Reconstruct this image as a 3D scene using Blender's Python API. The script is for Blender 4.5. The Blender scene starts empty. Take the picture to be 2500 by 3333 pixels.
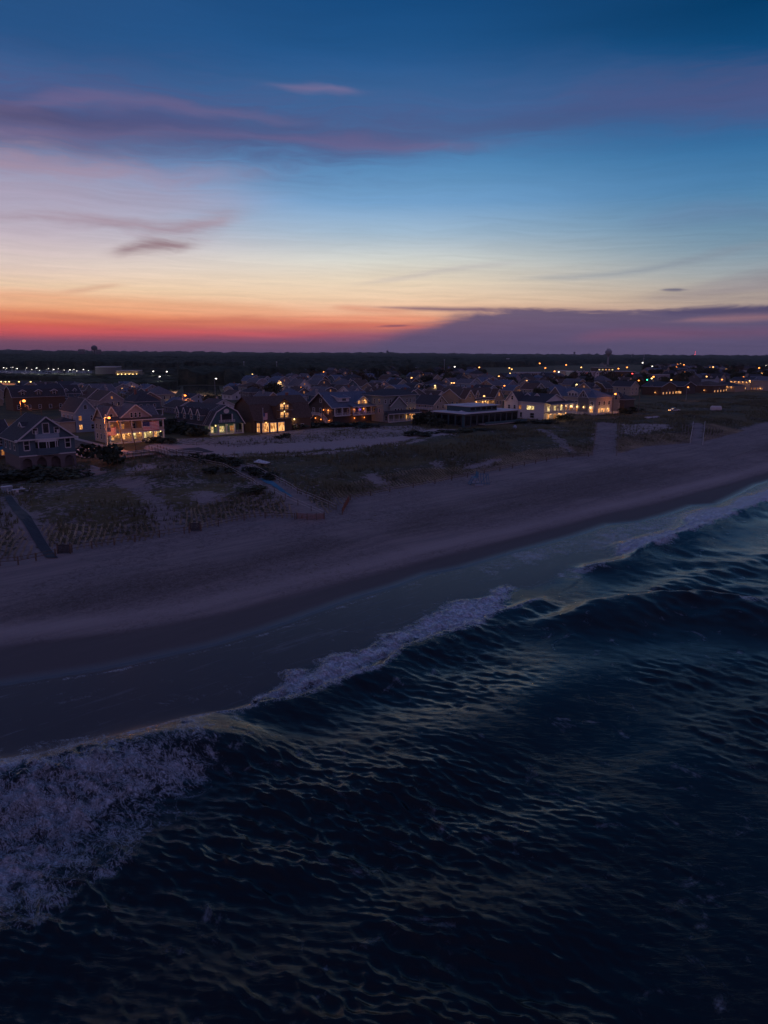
import bpy, math, random
import numpy as np
from math import radians, sin, cos, tan, pi, sqrt, atan2
from mathutils import Vector, Matrix

SC = bpy.context.scene
COL = SC.collection
random.seed(7)
RNG = np.random.default_rng(7)

# ------------------------------------------------------------------ camera
CAM_H = 30.0
PITCH = 12.6
ROLL = 0.39
FPX = 2313.0
cam_data = bpy.data.cameras.new('camera')
cam_data.sensor_width = 36.0
cam_data.lens = FPX / 3333.0 * 36.0
cam_data.clip_start = 0.5
cam_data.clip_end = 40000.0
cam = bpy.data.objects.new('camera', cam_data)
COL.objects.link(cam)
CAM_R = Matrix.Rotation(radians(90 - PITCH), 3, 'X') @ Matrix.Rotation(radians(ROLL), 3, 'Z')
cam.matrix_world = Matrix.Translation((0, 0, CAM_H)) @ CAM_R.to_4x4()
SC.camera = cam
SC.render.resolution_x = 768
SC.render.resolution_y = 1024
SC.view_settings.view_transform = 'Standard'
SC.view_settings.look = 'None'
SC.view_settings.exposure = 0.0
SC.view_settings.gamma = 1.0
SC.view_settings.use_curve_mapping = False

RN = np.array(CAM_R)

def ray(px, py):
    d = RN @ np.array([(px - 1250) / FPX, (1666.5 - py) / FPX, -1.0])
    return d / np.linalg.norm(d)

def P(px, py, z=0.0):
    """the point of the level z that the photograph shows at pixel px, py"""
    d = ray(px, py)
    t = (z - CAM_H) / d[2]
    return np.array([d[0] * t, d[1] * t, z])

def proj(p):
    q = RN.T @ (np.array(p, float) - np.array([0, 0, CAM_H]))
    return 1250 + q[0] / -q[2] * FPX, 1666.5 - q[1] / -q[2] * FPX

def azel(px, py):
    d = ray(px, py)
    return math.degrees(atan2(d[0], d[1])), math.degrees(math.asin(d[2]))

def lin(c):
    return tuple(((x / 255.0) / 12.92 if x / 255.0 <= 0.04045 else ((x / 255.0 + 0.055) / 1.055) ** 2.4) for x in c)

# ------------------------------------------------------------------ sky
world = bpy.data.worlds.new('World')
SC.world = world
world.use_nodes = True
WT = world.node_tree
for n in list(WT.nodes):
    WT.nodes.remove(n)

class NT:
    def __init__(s, t): s.t = t
    def new(s, k): return s.t.nodes.new(k)
    def put(s, sock, v):
        if isinstance(v, bpy.types.NodeSocket): s.t.links.new(v, sock)
        elif v is not None: sock.default_value = v
    def m(s, op, a, b=None, c=None, clamp=False):
        n = s.new('ShaderNodeMath'); n.operation = op; n.use_clamp = clamp
        s.put(n.inputs[0], a); s.put(n.inputs[1], b); s.put(n.inputs[2], c)
        return n.outputs[0]
    def ss(s, v, lo, hi, tlo=0.0, thi=1.0):
        n = s.new('ShaderNodeMapRange'); n.interpolation_type = 'SMOOTHSTEP'
        s.put(n.inputs[0], v); s.put(n.inputs[1], lo); s.put(n.inputs[2], hi)
        s.put(n.inputs[3], tlo); s.put(n.inputs[4], thi)
        return n.outputs[0]
    def xyz(s, x, y, z=0.0):
        n = s.new('ShaderNodeCombineXYZ'); s.put(n.inputs[0], x); s.put(n.inputs[1], y); s.put(n.inputs[2], z)
        return n.outputs[0]
    def noise(s, vec, scale, detail=4, rough=0.5, dist=0.0, out=0):
        n = s.new('ShaderNodeTexNoise'); s.put(n.inputs['Vector'], vec)
        s.put(n.inputs['Scale'], scale); n.inputs['Detail'].default_value = detail
        n.inputs['Roughness'].default_value = rough; n.inputs['Distortion'].default_value = dist
        return n.outputs[out]
    def mix(s, f, a, b):
        n = s.new('ShaderNodeMix'); n.data_type = 'RGBA'
        s.put(n.inputs[0], f)
        for sock, v in ((n.inputs[6], a), (n.inputs[7], b)):
            if isinstance(v, tuple) and len(v) == 3: v = v + (1,)
            s.put(sock, v)
        return n.outputs[2]
    def ramp(s, f, stops, mode='LINEAR'):
        n = s.new('ShaderNodeValToRGB'); s.put(n.inputs[0], f)
        e = n.color_ramp.elements; n.color_ramp.interpolation = mode
        while len(e) > 1: e.remove(e[-1])
        stops = sorted(stops)
        e[0].position = stops[0][0]; e[0].color = (*stops[0][1], 1)
        for p, c in stops[1:]:
            q = e.new(p); q.color = (*c, 1)
        return n.outputs[0]
    def curve(s, f, pts):
        n = s.new('ShaderNodeFloatCurve'); s.put(n.inputs[1], f)
        c = n.mapping.curves[0]; pts = sorted(pts)
        c.points[0].location = pts[0]; c.points[1].location = pts[-1]
        for p in pts[1:-1]: c.points.new(*p)
        n.mapping.update()
        return n.outputs[0]

W = NT(WT)
tc = W.new('ShaderNodeTexCoord')
sep = W.new('ShaderNodeSeparateXYZ')
WT.links.new(tc.outputs['Generated'], sep.inputs[0])
AZ = W.m('MULTIPLY', W.m('ARCTAN2', sep.outputs[0], sep.outputs[1]), 57.29578)
EL = W.m('MULTIPLY', W.m('ARCSINE', sep.outputs[2]), 57.29578)

def elfac(e): return sqrt(max(0.0, (e + 2.0)) / 92.0)
EF = W.m('SQRT', W.m('MAXIMUM', W.m('DIVIDE', W.m('ADD', EL, 2.0), 92.0), 0.0))

def col_ramp(px, rows, high):
    st = [(elfac(azel(px, y)[1]), lin(c)) for y, c in rows]
    st += [(elfac(e), lin(c)) for e, c in high]
    return W.ramp(EF, st)

HIGH = [(34, (40, 78, 130)), (50, (58, 78, 130)), (70, (70, 80, 130)), (90, (76, 82, 132))]
rampL = col_ramp(60, [(1150, (92, 70, 98)), (1110, (128, 78, 100)), (1085, (190, 84, 92)), (1055, (214, 100, 84)), (1020, (238, 148, 104)),
                      (975, (242, 186, 144)), (925, (242, 208, 174)), (850, (232, 212, 200)), (760, (200, 190, 200)),
                      (650, (160, 170, 198)), (500, (112, 146, 190)), (340, (66, 106, 156)), (150, (42, 86, 138)), (0, (38, 80, 130))], HIGH)
rampC = col_ramp(1250, [(1158, (92, 78, 108)), (1120, (118, 84, 112)), (1090, (158, 90, 108)), (1055, (224, 134, 106)), (1025, (238, 176, 142)),
                        (975, (238, 204, 172)), (920, (236, 216, 190)), (850, (214, 214, 206)), (760, (164, 188, 208)),
                        (660, (118, 162, 204)), (520, (84, 140, 188)), (380, (54, 108, 160)), (200, (36, 88, 142)), (0, (22, 74, 126))], HIGH)
rampR = col_ramp(2440, [(1160, (66, 66, 98)), (1120, (84, 78, 112)), (1070, (120, 96, 120)), (1010, (184, 160, 148)), (960, (190, 174, 158)),
                        (890, (156, 164, 168)), (800, (124, 152, 172)), (700, (96, 138, 170)), (600, (76, 128, 172)),
                        (450, (50, 108, 158)), (300, (32, 86, 140)), (130, (12, 70, 118)), (0, (3, 58, 102))], HIGH)
rampE = W.ramp(EF, [(elfac(e), lin(c)) for e, c in [(-2, (100, 88, 112)), (2, (122, 98, 126)), (7, (156, 114, 138)), (14, (142, 110, 142)),
                                                   (25, (108, 98, 142)), (45, (86, 88, 136)), (90, (76, 82, 132))]])
skyc = W.mix(W.ss(AZ, -27.0, 1.0), rampL, rampC)
skyc = W.mix(W.ss(AZ, -1.0, 27.5), skyc, rampR)

# wisps of cloud: each band follows a curve of elevation over azimuth
AZN = W.m('DIVIDE', W.m('ADD', AZ, 60.0), 120.0)
warp = W.noise(W.xyz(W.m('MULTIPLY', AZ, 0.10), W.m('MULTIPLY', EL, 0.32)), 1.0, 3, 0.5)
warp = W.m('SUBTRACT', warp, 0.5)
ELW = W.m('MULTIPLY_ADD', warp, W.ss(EL, 3.0, 13.0, .5, 2.4), EL)
fine = W.noise(W.xyz(W.m('MULTIPLY', AZ, 0.17), W.m('MULTIPLY', ELW, 1.5)), 1.0, 9, 0.70, 0.9)
broad = W.noise(W.xyz(W.m('MULTIPLY', AZ, 0.05), W.m('MULTIPLY', ELW, 0.45), 3.0), 1.0, 4, 0.5)

def azn(a): return (a + 60) / 120

def band(pts, colour, nz=0.55, soft=0.0):
    """pts: px, py, half thickness in px, opacity"""
    global skyc
    c, t, o = [], [], []
    for px, py, th, op in pts:
        a, e = azel(px, py)
        c.append((azn(a), e / 40)); t.append((azn(a), th / FPX * 57.3 / 10)); o.append((azn(a), op))
    ce = W.m('MULTIPLY', W.curve(AZN, c), 40)
    te = W.m('MULTIPLY', W.curve(AZN, t), 10)
    oe = W.curve(AZN, o)
    d = W.m('DIVIDE', W.m('ABSOLUTE', W.m('SUBTRACT', ELW, ce)), te)
    f = W.m('SUBTRACT', 1.0, d)
    f = W.m('MULTIPLY_ADD', W.m('SUBTRACT', fine, 0.5), nz * 2, f)
    f = W.ss(f, -0.6 - soft, 1.25)
    f = W.m('MULTIPLY', f, oe, clamp=True)
    skyc = W.mix(f, skyc, lin(colour))

# high veil, upper band, its rosy underside
band([(-900, 150, 90, 0), (0, 230, 60, .3), (600, 300, 70, .25), (1500, 330, 80, .35), (2200, 300, 60, .45), (2500, 290, 55, .5), (3300, 280, 50, 0)], (78, 94, 140), .4, .4)
band([(-900, 300, 90, .3), (-150, 370, 110, 1), (0, 390, 100, 1), (400, 405, 90, .9), (800, 430, 72, .75), (1250, 455, 58, .62), (1600, 420, 48, .4),
      (2000, 345, 48, .42), (2500, 300, 60, .5), (3300, 280, 50, 0)], (74, 76, 118), 1.0, .0)
band([(-600, 410, 18, 0), (0, 432, 24, .75), (400, 440, 20, .55), (800, 446, 14, .5), (1250, 468, 20, .55), (1500, 478, 12, .3), (1800, 470, 10, 0), (3200, 400, 9, 0)], (128, 104, 138), .9, .1)
band([(-500, 340, 16, 0), (0, 350, 18, .55), (300, 330, 24, .5), (600, 355, 18, .45), (900, 385, 12, .3), (1150, 420, 9, 0), (3200, 400, 9, 0)], (134, 110, 144), 1.0, .0)
band([(-300, 380, 14, 0), (0, 372, 26, .8), (250, 398, 24, .5), (600, 418, 14, .1), (900, 430, 9, 0), (3200, 400, 9, 0)], (74, 58, 88), .9, .0)
band([(-900, 180, 9, 0), (740, 262, 8, 0), (900, 280, 8, .25), (1050, 305, 12, .6), (1150, 315, 10, .3), (1250, 318, 8, 0), (3300, 300, 9, 0)], (136, 118, 154), .5, .0)
band([(-900, 300, 120, .5), (0, 400, 120, .55), (700, 430, 100, .5), (1250, 450, 80, .45), (1700, 400, 70, .3), (2500, 310, 70, .3), (3300, 280, 50, 0)], (84, 92, 140), .8, .3)
# second tier of streaks on the left
band([(-600, 660, 150, .35), (0, 690, 150, .38), (400, 680, 120, .28), (700, 660, 90, .15), (1000, 640, 50, 0), (3200, 500, 9, 0)], (192, 170, 184), .6, .4)
band([(-600, 470, 30, 0), (0, 522, 30, .85), (250, 548, 28, .75), (500, 560, 24, .5), (800, 570, 18, .25), (1100, 540, 12, 0), (3200, 400, 9, 0)], (156, 136, 160), 1.2, .0)
band([(-600, 600, 60, .3), (0, 620, 70, .5), (400, 640, 60, .45), (700, 650, 40, .3), (1050, 640, 30, 0), (3200, 500, 9, 0)], (176, 158, 178), .8, .4)
band([(-600, 760, 30, 0), (0, 705, 16, .5), (300, 724, 22, .7), (550, 742, 24, .8), (700, 720, 30, .75), (860, 690, 20, 0), (3200, 500, 9, 0)], (166, 144, 158), 1.3, -.1)
band([(-900, 830, 10, 0), (300, 830, 10, 0), (390, 822, 18, .7), (480, 804, 24, .9), (600, 794, 20, .75), (720, 785, 10, 0), (3200, 600, 9, 0)], (146, 118, 126), 1.3, -.1)
band([(-900, 960, 10, 0), (150, 960, 6, 0), (260, 945, 9, .4), (360, 928, 8, .35), (460, 930, 6, 0), (3200, 800, 9, 0)], (206, 146, 124), .5, .1)
band([(-900, 940, 18, .3), (0, 960, 16, .35), (400, 985, 16, .3), (800, 1005, 16, .3), (1100, 1020, 12, 0), (3200, 900, 9, 0)], (222, 140, 104), .9, .2)
band([(-900, 1015, 14, .4), (0, 1020, 14, .45), (500, 1045, 16, .5), (900, 1040, 14, .5), (1200, 1060, 14, .3), (1400, 1050, 9, 0), (3200, 900, 9, 0)], (190, 104, 92), 1.3, -.1)
band([(-900, 1075, 10, .3), (0, 1075, 10, .45), (500, 1078, 8, .6), (1000, 1085, 12, .4), (1300, 1080, 10, 0), (3200, 900, 9, 0)], (214, 92, 92), .8, .1)
# thin grey streaks on the right
band([(-900, 950, 9, 0), (1080, 930, 8, 0), (1300, 905, 9, .28), (1600, 862, 10, .22), (1800, 840, 8, 0), (3300, 800, 9, 0)], (168, 160, 172), .5, .1)
band([(-900, 930, 9, 0), (1560, 912, 8, 0), (1850, 905, 10, .45), (2100, 878, 10, .5), (2330, 830, 12, .45), (2500, 800, 12, .35), (3300, 700, 9, 0)], (132, 142, 156), .5, .1)
band([(-900, 930, 9, 0), (1950, 730, 14, 0), (2150, 715, 24, .3), (2350, 700, 24, .35), (2500, 705, 20, .3), (3300, 700, 9, 0)], (104, 122, 156), .6, .2)
band([(-900, 960, 9, 0), (1900, 970, 14, 0), (2150, 965, 18, .4), (2400, 940, 40, .55), (2600, 930, 50, .6), (3300, 930, 40, .3)], (126, 118, 134), .8, .2)
band([(-900, 940, 2, 0), (2140, 941, 2, 0), (2175, 940, 4.5, .9), (2215, 938, 5, .9), (2245, 937, 2, 0), (3300, 930, 2, 0)], (92, 92, 118), .3, .0)
# the violet bank along the horizon: solid below its ragged upper edge
def bank(top, colour, op, soft):
    global skyc
    c = []
    so = W.curve(AZN, [(azn(azel(px, 1100)[0]), v) for px, v in [(-900, .9), (1200, 1.2), (1450, .9), (1640, .45), (1800, .28), (3300, .3)]])
    for px, py in top:
        a, e = azel(px, py); c.append((azn(a), (e + 3) / 40))
    ce = W.m('SUBTRACT', W.m('MULTIPLY', W.curve(AZN, c), 40), 3)
    f = W.m('SUBTRACT', ce, W.m('MULTIPLY_ADD', W.m('SUBTRACT', fine, 0.5), -1.5, EL))
    f = W.m('MULTIPLY', W.ss(f, W.m('MULTIPLY', so, -.6), so), op)
    skyc = W.mix(f, skyc, lin(colour))
bank([(-900, 1180), (1060, 1165), (1150, 1138), (1240, 1102), (1330, 1064), (1400, 1046), (1450, 1032), (1500, 1018), (1560, 1008), (1700, 1004), (1900, 1008), (2100, 1012), (2300, 1000), (2500, 990), (3300, 980)], (92, 82, 114), .93, .3)
band([(-900, 1130, 9, 0), (1750, 1110, 6, 0), (1900, 1098, 14, .5), (2050, 1088, 18, .75), (2300, 1086, 16, .6), (2500, 1082, 14, .5), (3300, 1080, 9, 0)], (120, 82, 110), .7, .2)
band([(-900, 1000, 4, 0), (1120, 1001, 3, 0), (1250, 1001, 5, .55), (1400, 1004, 7, .85), (1520, 1006, 8, .9), (1650, 1008, 7, .4), (3300, 1000, 4, 0)], (112, 88, 112), .6, .1)
band([(-900, 1030, 9, 0), (2100, 1052, 3, 0), (2260, 1042, 8, .8), (2380, 1036, 12, .9), (2500, 1030, 10, .9), (2700, 1028, 9, .5), (3300, 1030, 9, 0)], (148, 112, 124), .4, .1)
band([(-900, 1010, 9, 0), (2050, 1022, 6, 0), (2200, 1016, 12, .6), (2500, 1006, 14, .7), (3300, 1000, 12, .4)], (74, 70, 106), .5, .1)
band([(-900, 1030, 9, 0), (1050, 1000, 8, 0), (1150, 1006, 10, .6), (1300, 1012, 9, .5), (1450, 1012, 5, 0), (3300, 1030, 9, 0)], (214, 140, 116), .5, .1)
band([(-900, 1040, 9, .0), (700, 1030, 9, 0), (1000, 1040, 10, .6), (1250, 1036, 10, .8), (1400, 1036, 9, .75), (1490, 1036, 5, 0), (3300, 1030, 9, 0)], (238, 152, 120), .7, .0)
band([(-900, 1060, 9, .0), (700, 1060, 9, 0), (1000, 1062, 9, .5), (1250, 1062, 10, .6), (1360, 1064, 7, .5), (1450, 1062, 4, 0), (3300, 1030, 9, 0)], (214, 112, 100), .8, .0)
band([(-900, 1060, 9, 0), (1200, 1066, 3, 0), (1290, 1060, 4.5, .9), (1350, 1059, 3, 0), (3300, 1030, 9, 0)], (120, 78, 100), .3, .0)
# fine unevenness everywhere, then the darker eastern half of the sky
vs = W.m('MULTIPLY_ADD', W.m('SUBTRACT', broad, 0.5), 0.22, 1.0)
silk = W.noise(W.xyz(W.m('MULTIPLY', AZ, 0.11), W.m('MULTIPLY_ADD', AZ, .10, W.m('MULTIPLY', ELW, 3.4)), 7.0), 1.0, 7, 0.66, 0.8)
silk2 = W.noise(W.xyz(W.m('MULTIPLY', AZ, 0.30), W.m('MULTIPLY_ADD', AZ, -.12, W.m('MULTIPLY', ELW, 6.5)), 2.0), 1.0, 6, 0.68, 0.5)
vs = W.m('MULTIPLY_ADD', W.m('SUBTRACT', silk, 0.5), W.ss(EL, 16.0, 4.0, 0.12, 0.34), vs)
vs = W.m('MULTIPLY_ADD', W.m('SUBTRACT', silk2, 0.5), W.ss(EL, 14.0, 3.0, 0.04, 0.16), vs)
vm = W.new('ShaderNodeVectorMath'); vm.operation = 'SCALE'
WT.links.new(skyc, vm.inputs[0]); WT.links.new(vs, vm.inputs['Scale'])
skyc = vm.outputs[0]
east = W.m('MAXIMUM', W.ss(AZ, 30.0, 100.0), W.ss(AZ, -60.0, -130.0))
skyc = W.mix(east, skyc, rampE)
bg = W.new('ShaderNodeBackground')
WT.links.new(skyc, bg.inputs[0]); bg.inputs[1].default_value = 1.0
wo = W.new('ShaderNodeOutputWorld')
WT.links.new(bg.outputs[0], wo.inputs[0])
world.cycles.sampling_method = 'MANUAL'
world.cycles.sample_map_resolution = 1024

# ------------------------------------------------------------------ helpers
def tag(o, label=None, cat=None, group=None, kind=None):
    if label: o['label'] = label
    if cat: o['category'] = cat
    if group: o['group'] = group
    if kind: o['kind'] = kind
    return o

def link(o, parent=None):
    COL.objects.link(o)
    if parent is not None: o.parent = parent
    return o

def empty(name, loc=(0, 0, 0), rz=0.0):
    o = bpy.data.objects.new(name, None)
    o.empty_display_size = 0.5
    o.location = loc; o.rotation_euler = (0, 0, rz)
    COL.objects.link(o)
    return o

def mesh_np(name, verts, quads, mat, smooth=False):
    me = bpy.data.meshes.new(name)
    nv, nq = len(verts), len(quads); k = quads.shape[1]
    me.vertices.add(nv); me.vertices.foreach_set('co', np.ascontiguousarray(verts, np.float32).ravel())
    me.loops.add(nq * k); me.polygons.add(nq)
    me.loops.foreach_set('vertex_index', np.ascontiguousarray(quads, np.int32).ravel())
    me.polygons.foreach_set('loop_start', np.arange(0, nq * k, k, dtype=np.int32))
    if smooth: me.polygons.foreach_set('use_smooth', np.ones(nq, bool))
    me.update(calc_edges=True)
    if mat: me.materials.append(mat)
    return me

def attr(me, name, arr):
    a = me.attributes.new(name, 'FLOAT_COLOR' if arr.ndim == 2 else 'FLOAT', 'POINT')
    if arr.ndim == 2:
        full = np.ones((len(arr), 4), np.float32); full[:, :arr.shape[1]] = arr[:, :4]
        a.data.foreach_set('color', full.ravel())
    else:
        a.data.foreach_set('value', arr.astype(np.float32))

def grid_quads(nr, nc):
    i = np.arange(nr - 1)[:, None] * nc + np.arange(nc - 1)[None, :]
    return np.stack([i, i + 1, i + nc + 1, i + nc], -1).reshape(-1, 4)

def hash2(ix, iy, s):
    h = (ix * 374761393 + iy * 668265263 + s * 1274126177) & 0xFFFFFFFF
    h = ((h ^ (h >> 13)) * 1274126177) & 0xFFFFFFFF
    return ((h ^ (h >> 16)) & 0xFFFF) / 65535.0

def vnoise(x, y, s=0):
    x = np.asarray(x, float); y = np.asarray(y, float)
    ix = np.floor(x).astype(np.int64); iy = np.floor(y).astype(np.int64)
    fx = x - ix; fy = y - iy
    fx = fx * fx * (3 - 2 * fx); fy = fy * fy * (3 - 2 * fy)
    a = hash2(ix, iy, s); b = hash2(ix + 1, iy, s); c = hash2(ix, iy + 1, s); d = hash2(ix + 1, iy + 1, s)
    return a + (b - a) * fx + (c - a) * fy + (a - b - c + d) * fx * fy

def fbm(x, y, s=0, o=4, g=0.5):
    v = 0; a = 1; t = 0
    for i in range(o):
        v = v + a * vnoise(x, y, s + i * 17); t += a; a *= g
        x = x * 2.03 + 5.1; y = y * 2.03 + 1.7
    return v / t

def sstep(v, lo, hi):
    t = np.clip((v - lo) / (hi - lo), 0, 1)
    return t * t * (3 - 2 * t)

def in_poly(x, y, poly):
    r = np.zeros(np.shape(x), bool)
    n = len(poly)
    for i in range(n):
        x1, y1 = poly[i][:2]; x2, y2 = poly[(i + 1) % n][:2]
        c = ((y1 > y) != (y2 > y)) & (x < (x2 - x1) * (y - y1) / (y2 - y1 + 1e-12) + x1)
        r ^= c
    return r

def seg_dist(x, y, pts):
    """distance to a polyline, signed by the side (positive right of it), and the run along it"""
    best = np.full(np.shape(x), 1e9); sgn = np.ones(np.shape(x)); par = np.zeros(np.shape(x)); acc = 0
    for (x1, y1), (x2, y2) in zip(pts[:-1], pts[1:]):
        dx, dy = x2 - x1, y2 - y1; L = sqrt(dx * dx + dy * dy)
        t = np.clip(((x - x1) * dx + (y - y1) * dy) / (L * L), 0, 1)
        qx = x - x1 - t * dx; qy = y - y1 - t * dy
        d = np.sqrt(qx * qx + qy * qy)
        m = d < best
        best = np.where(m, d, best); sgn = np.where(m, np.sign(qx * dy - qy * dx), sgn)
        par = np.where(m, acc + t * L, par); acc += L
    return best, sgn, par

def SM(name):
    m = bpy.data.materials.new(name); m.use_nodes = True
    t = m.node_tree
    for n in list(t.nodes): t.nodes.remove(n)
    out = t.nodes.new('ShaderNodeOutputMaterial'); b = t.nodes.new('ShaderNodeBsdfPrincipled')
    t.links.new(b.outputs[0], out.inputs[0])
    return m, NT(t), b

def mat(name, c, rough=0.8, var=0.15, scale=1.5, bump=0.0, spec=0.3, metal=0.0, stretch=(1, 1, 1)):
    m, T, b = SM(name)
    tcn = T.new('ShaderNodeTexCoord'); mp = T.new('ShaderNodeMapping')
    T.put(mp.inputs[0], tcn.outputs['Object']); mp.inputs['Scale'].default_value = stretch
    nz = T.noise(mp.outputs[0], scale, 5, 0.6)
    lo = tuple(x * (1 - var) for x in c); hi = tuple(min(1, x * (1 + var)) for x in c)
    T.put(b.inputs['Base Color'], T.mix(T.ss(nz, .3, .7), lo, hi))
    b.inputs['Roughness'].default_value = rough; b.inputs['Metallic'].default_value = metal
    b.inputs['Specular IOR Level'].default_value = spec
    if bump:
        bn = T.new('ShaderNodeBump'); bn.inputs['Strength'].default_value = bump; bn.inputs['Distance'].default_value = 0.05
        T.put(bn.inputs['Height'], nz); T.put(b.inputs['Normal'], bn.outputs[0])
    return m

def emat(name, c, strength):
    m = bpy.data.materials.new(name); m.use_nodes = True
    t = m.node_tree
    for n in list(t.nodes): t.nodes.remove(n)
    out = t.nodes.new('ShaderNodeOutputMaterial'); e = t.nodes.new('ShaderNodeEmission')
    e.inputs[0].default_value = (*c, 1); e.inputs[1].default_value = strength
    t.links.new(e.outputs[0], out.inputs[0])
    m.cycles.emission_sampling = 'NONE'
    return m

# ------------------------------------------------------------------ the coast: s runs along the shore, n inland
A_ = P(0, 1832, 1.6); B_ = P(1950, 1495, 1.6)
ang = atan2(B_[1] - A_[1], B_[0] - A_[0])
SD = np.array([cos(ang), sin(ang)]); ND = np.array([-sin(ang), cos(ang)])
COAST = ang                                          # rotation of local x onto the shore direction
def sn(x, y): return x * SD[0] + y * SD[1], x * ND[0] + y * ND[1]
def xy(s, n): return s * SD[0] + n * ND[0], s * SD[1] + n * ND[1]

def sn_line(pix, z):
    r = []
    for px, py in pix:
        p = P(px, py, z); r.append(sn(p[0], p[1]))
    r.sort()
    return np.array(r)
SHORE = sn_line([(-500, 2330), (0, 2235), (350, 2180), (700, 2105), (866, 2055), (998, 2009), (1164, 1949), (1297, 1910), (1396, 1873), (1515, 1850), (1700, 1795),
                 (1884, 1745), (1990, 1709), (2095, 1699), (2180, 1676), (2264, 1647), (2340, 1642), (2403, 1612), (2467, 1579), (2600, 1540)], 0)
WETL = sn_line([(-500, 2180), (0, 2090), (400, 2040), (700, 1985), (1000, 1905), (1300, 1830), (1500, 1780), (1800, 1705), (1948, 1667), (2095, 1637), (2222, 1604), (2348, 1570), (2500, 1528)], .5)
DUNE = sn_line([(-400, 1900), (0, 1836), (181, 1808), (231, 1797), (440, 1765), (600, 1737), (711, 1712), (795, 1693), (863, 1684), (964, 1690), (1057, 1690), (1133, 1632),
                (1269, 1600), (1416, 1573), (1522, 1552), (1627, 1531), (1813, 1493), (1929, 1485), (2030, 1475), (2100, 1455), (2240, 1444), (2286, 1440), (2397, 1412), (2500, 1380)], 1.6)
def nl(line, s): return np.interp(s, line[:, 0], line[:, 1])

def pixpoly(pts, z): return [tuple(P(x, y, z)[:2]) for x, y in pts]
Z1 = 3.4
PATHS = [pixpoly(p, 3.0) for p in [
    [(0, 1622), (42, 1622), (110, 1700), (192, 1788), (140, 1792), (60, 1712), (10, 1650)],
    [(760, 1528), (812, 1526), (900, 1565), (990, 1612), (1075, 1652), (1160, 1690), (1060, 1692), (925, 1628), (850, 1590), (800, 1555)],
    [(1942, 1374), (2010, 1377), (2006, 1450), (2012, 1478), (2040, 1496), (1895, 1500), (1926, 1480), (1934, 1440)],
    [(2259, 1382), (2291, 1382), (2288, 1436), (2310, 1456), (2225, 1458), (2247, 1436)],
    [(1726, 1396), (1750, 1398), (1820, 1430), (1862, 1462), (1855, 1466), (1805, 1436), (1745, 1404)]]]
PATH_FAINT = [pixpoly(p, 3.2) for p in [[(370, 1560), (430, 1562), (520, 1620), (640, 1735), (560, 1745), (480, 1650), (420, 1600)]]]
TRACK = [pixpoly(p, 3.0) for p in [
    [(520, 1450), (584, 1445), (762, 1454), (922, 1441), (1091, 1433), (1353, 1420), (1392, 1400), (1420, 1394), (1480, 1394), (1522, 1404), (1467, 1419), (1290, 1440), (1100, 1463), (880, 1472), (700, 1482), (600, 1482), (520, 1470)],
    [(470, 1450), (520, 1440), (600, 1450), (640, 1480), (520, 1490)]]]
ROUGH = [pixpoly(p, 3.2) for p in [        # pale broken sand between the track and the houses
    [(560, 1425), (700, 1420), (850, 1412), (1000, 1392), (1240, 1384), (1360, 1384), (1400, 1396), (1353, 1419), (1091, 1431), (922, 1439), (762, 1452), (584, 1443)],
    [(600, 1484), (880, 1474), (1100, 1465), (1290, 1442), (1440, 1424), (1300, 1452), (1100, 1474), (900, 1484), (720, 1494)],
    [(2020, 1378), (2170, 1382), (2190, 1400), (2060, 1420), (2020, 1415)],
    [(380, 1520), (500, 1500), (510, 1520), (440, 1545)]]]
PATCH = [pixpoly(p, 3.6) for p in [
    [(1190, 1538), (1215, 1530), (1262, 1546), (1225, 1556)], [(1405, 1495), (1425, 1494), (1445, 1508), (1430, 1512)],
    [(600, 1610), (660, 1595), (720, 1612), (660, 1630)], [(1500, 1508), (1530, 1498), (1600, 1482), (1650, 1478), (1600, 1490), (1540, 1506)]]]

def in_any(x, y, polys):
    r = np.zeros(np.shape(x), bool)
    for q in polys: r |= in_poly(x, y, q)
    return r

def soft_mask(x, y, polys, w=1.2):
    r = np.zeros(np.shape(x))
    for dx, dy in ((0, 0), (w, 0), (-w, 0), (0, w), (0, -w), (w * .7, w * .7), (-w * .7, -w * .7), (w * .7, -w * .7), (-w * .7, w * .7)):
        r += in_any(x + dx, y + dy, polys)
    return r / 9

def height(x, y):
    x = np.asarray(x, float); y = np.asarray(y, float)
    s, n = sn(x, y)
    ds = n - nl(SHORE, s); dd = n - nl(DUNE, s)
    width = np.maximum(nl(DUNE, s) - nl(SHORE, s), 10)
    beach = np.where(ds > 0, 1.6 * np.clip(ds / width, 0, 1) ** .8, ds * .03)
    beach = np.maximum(beach, -4)
    beach = beach + (fbm(s * .03, n * .2, 5, 3) - .5) * .25 * sstep(ds, 4, 20) * (1 - sstep(dd, -3, 3) * .8)
    beach = beach + (fbm(x * .5, y * .5, 9, 3) - .5) * .16 * sstep(ds, 18, 32) * (1 - sstep(dd, -14, -4) * .7)
    rise = sstep(dd, 0, 16)
    lum = (fbm(x * .06, y * .06, 2, 4) - .5) * 2.2 * sstep(dd, 4, 22) * (1 - sstep(dd, 60, 85))
    lum2 = (fbm(x * .35, y * .35, 3, 3) - .5) * .7 * sstep(dd, 6, 18) * (1 - sstep(dd, 60, 95))
    z = beach * (1 - rise) + rise * 3.0 + .7 * sstep(dd, 8, 25) * (1 - sstep(dd, 30, 55)) + lum + lum2
    return z
def h1(x, y): return float(height(np.array([x]), np.array([y]))[0])

def Pg(px, py):
    z = 2.5
    for _ in range(7):
        p = P(px, py, z); z = .5 * z + .5 * h1(p[0], p[1])
    p[2] = h1(p[0], p[1])
    return p
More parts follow.
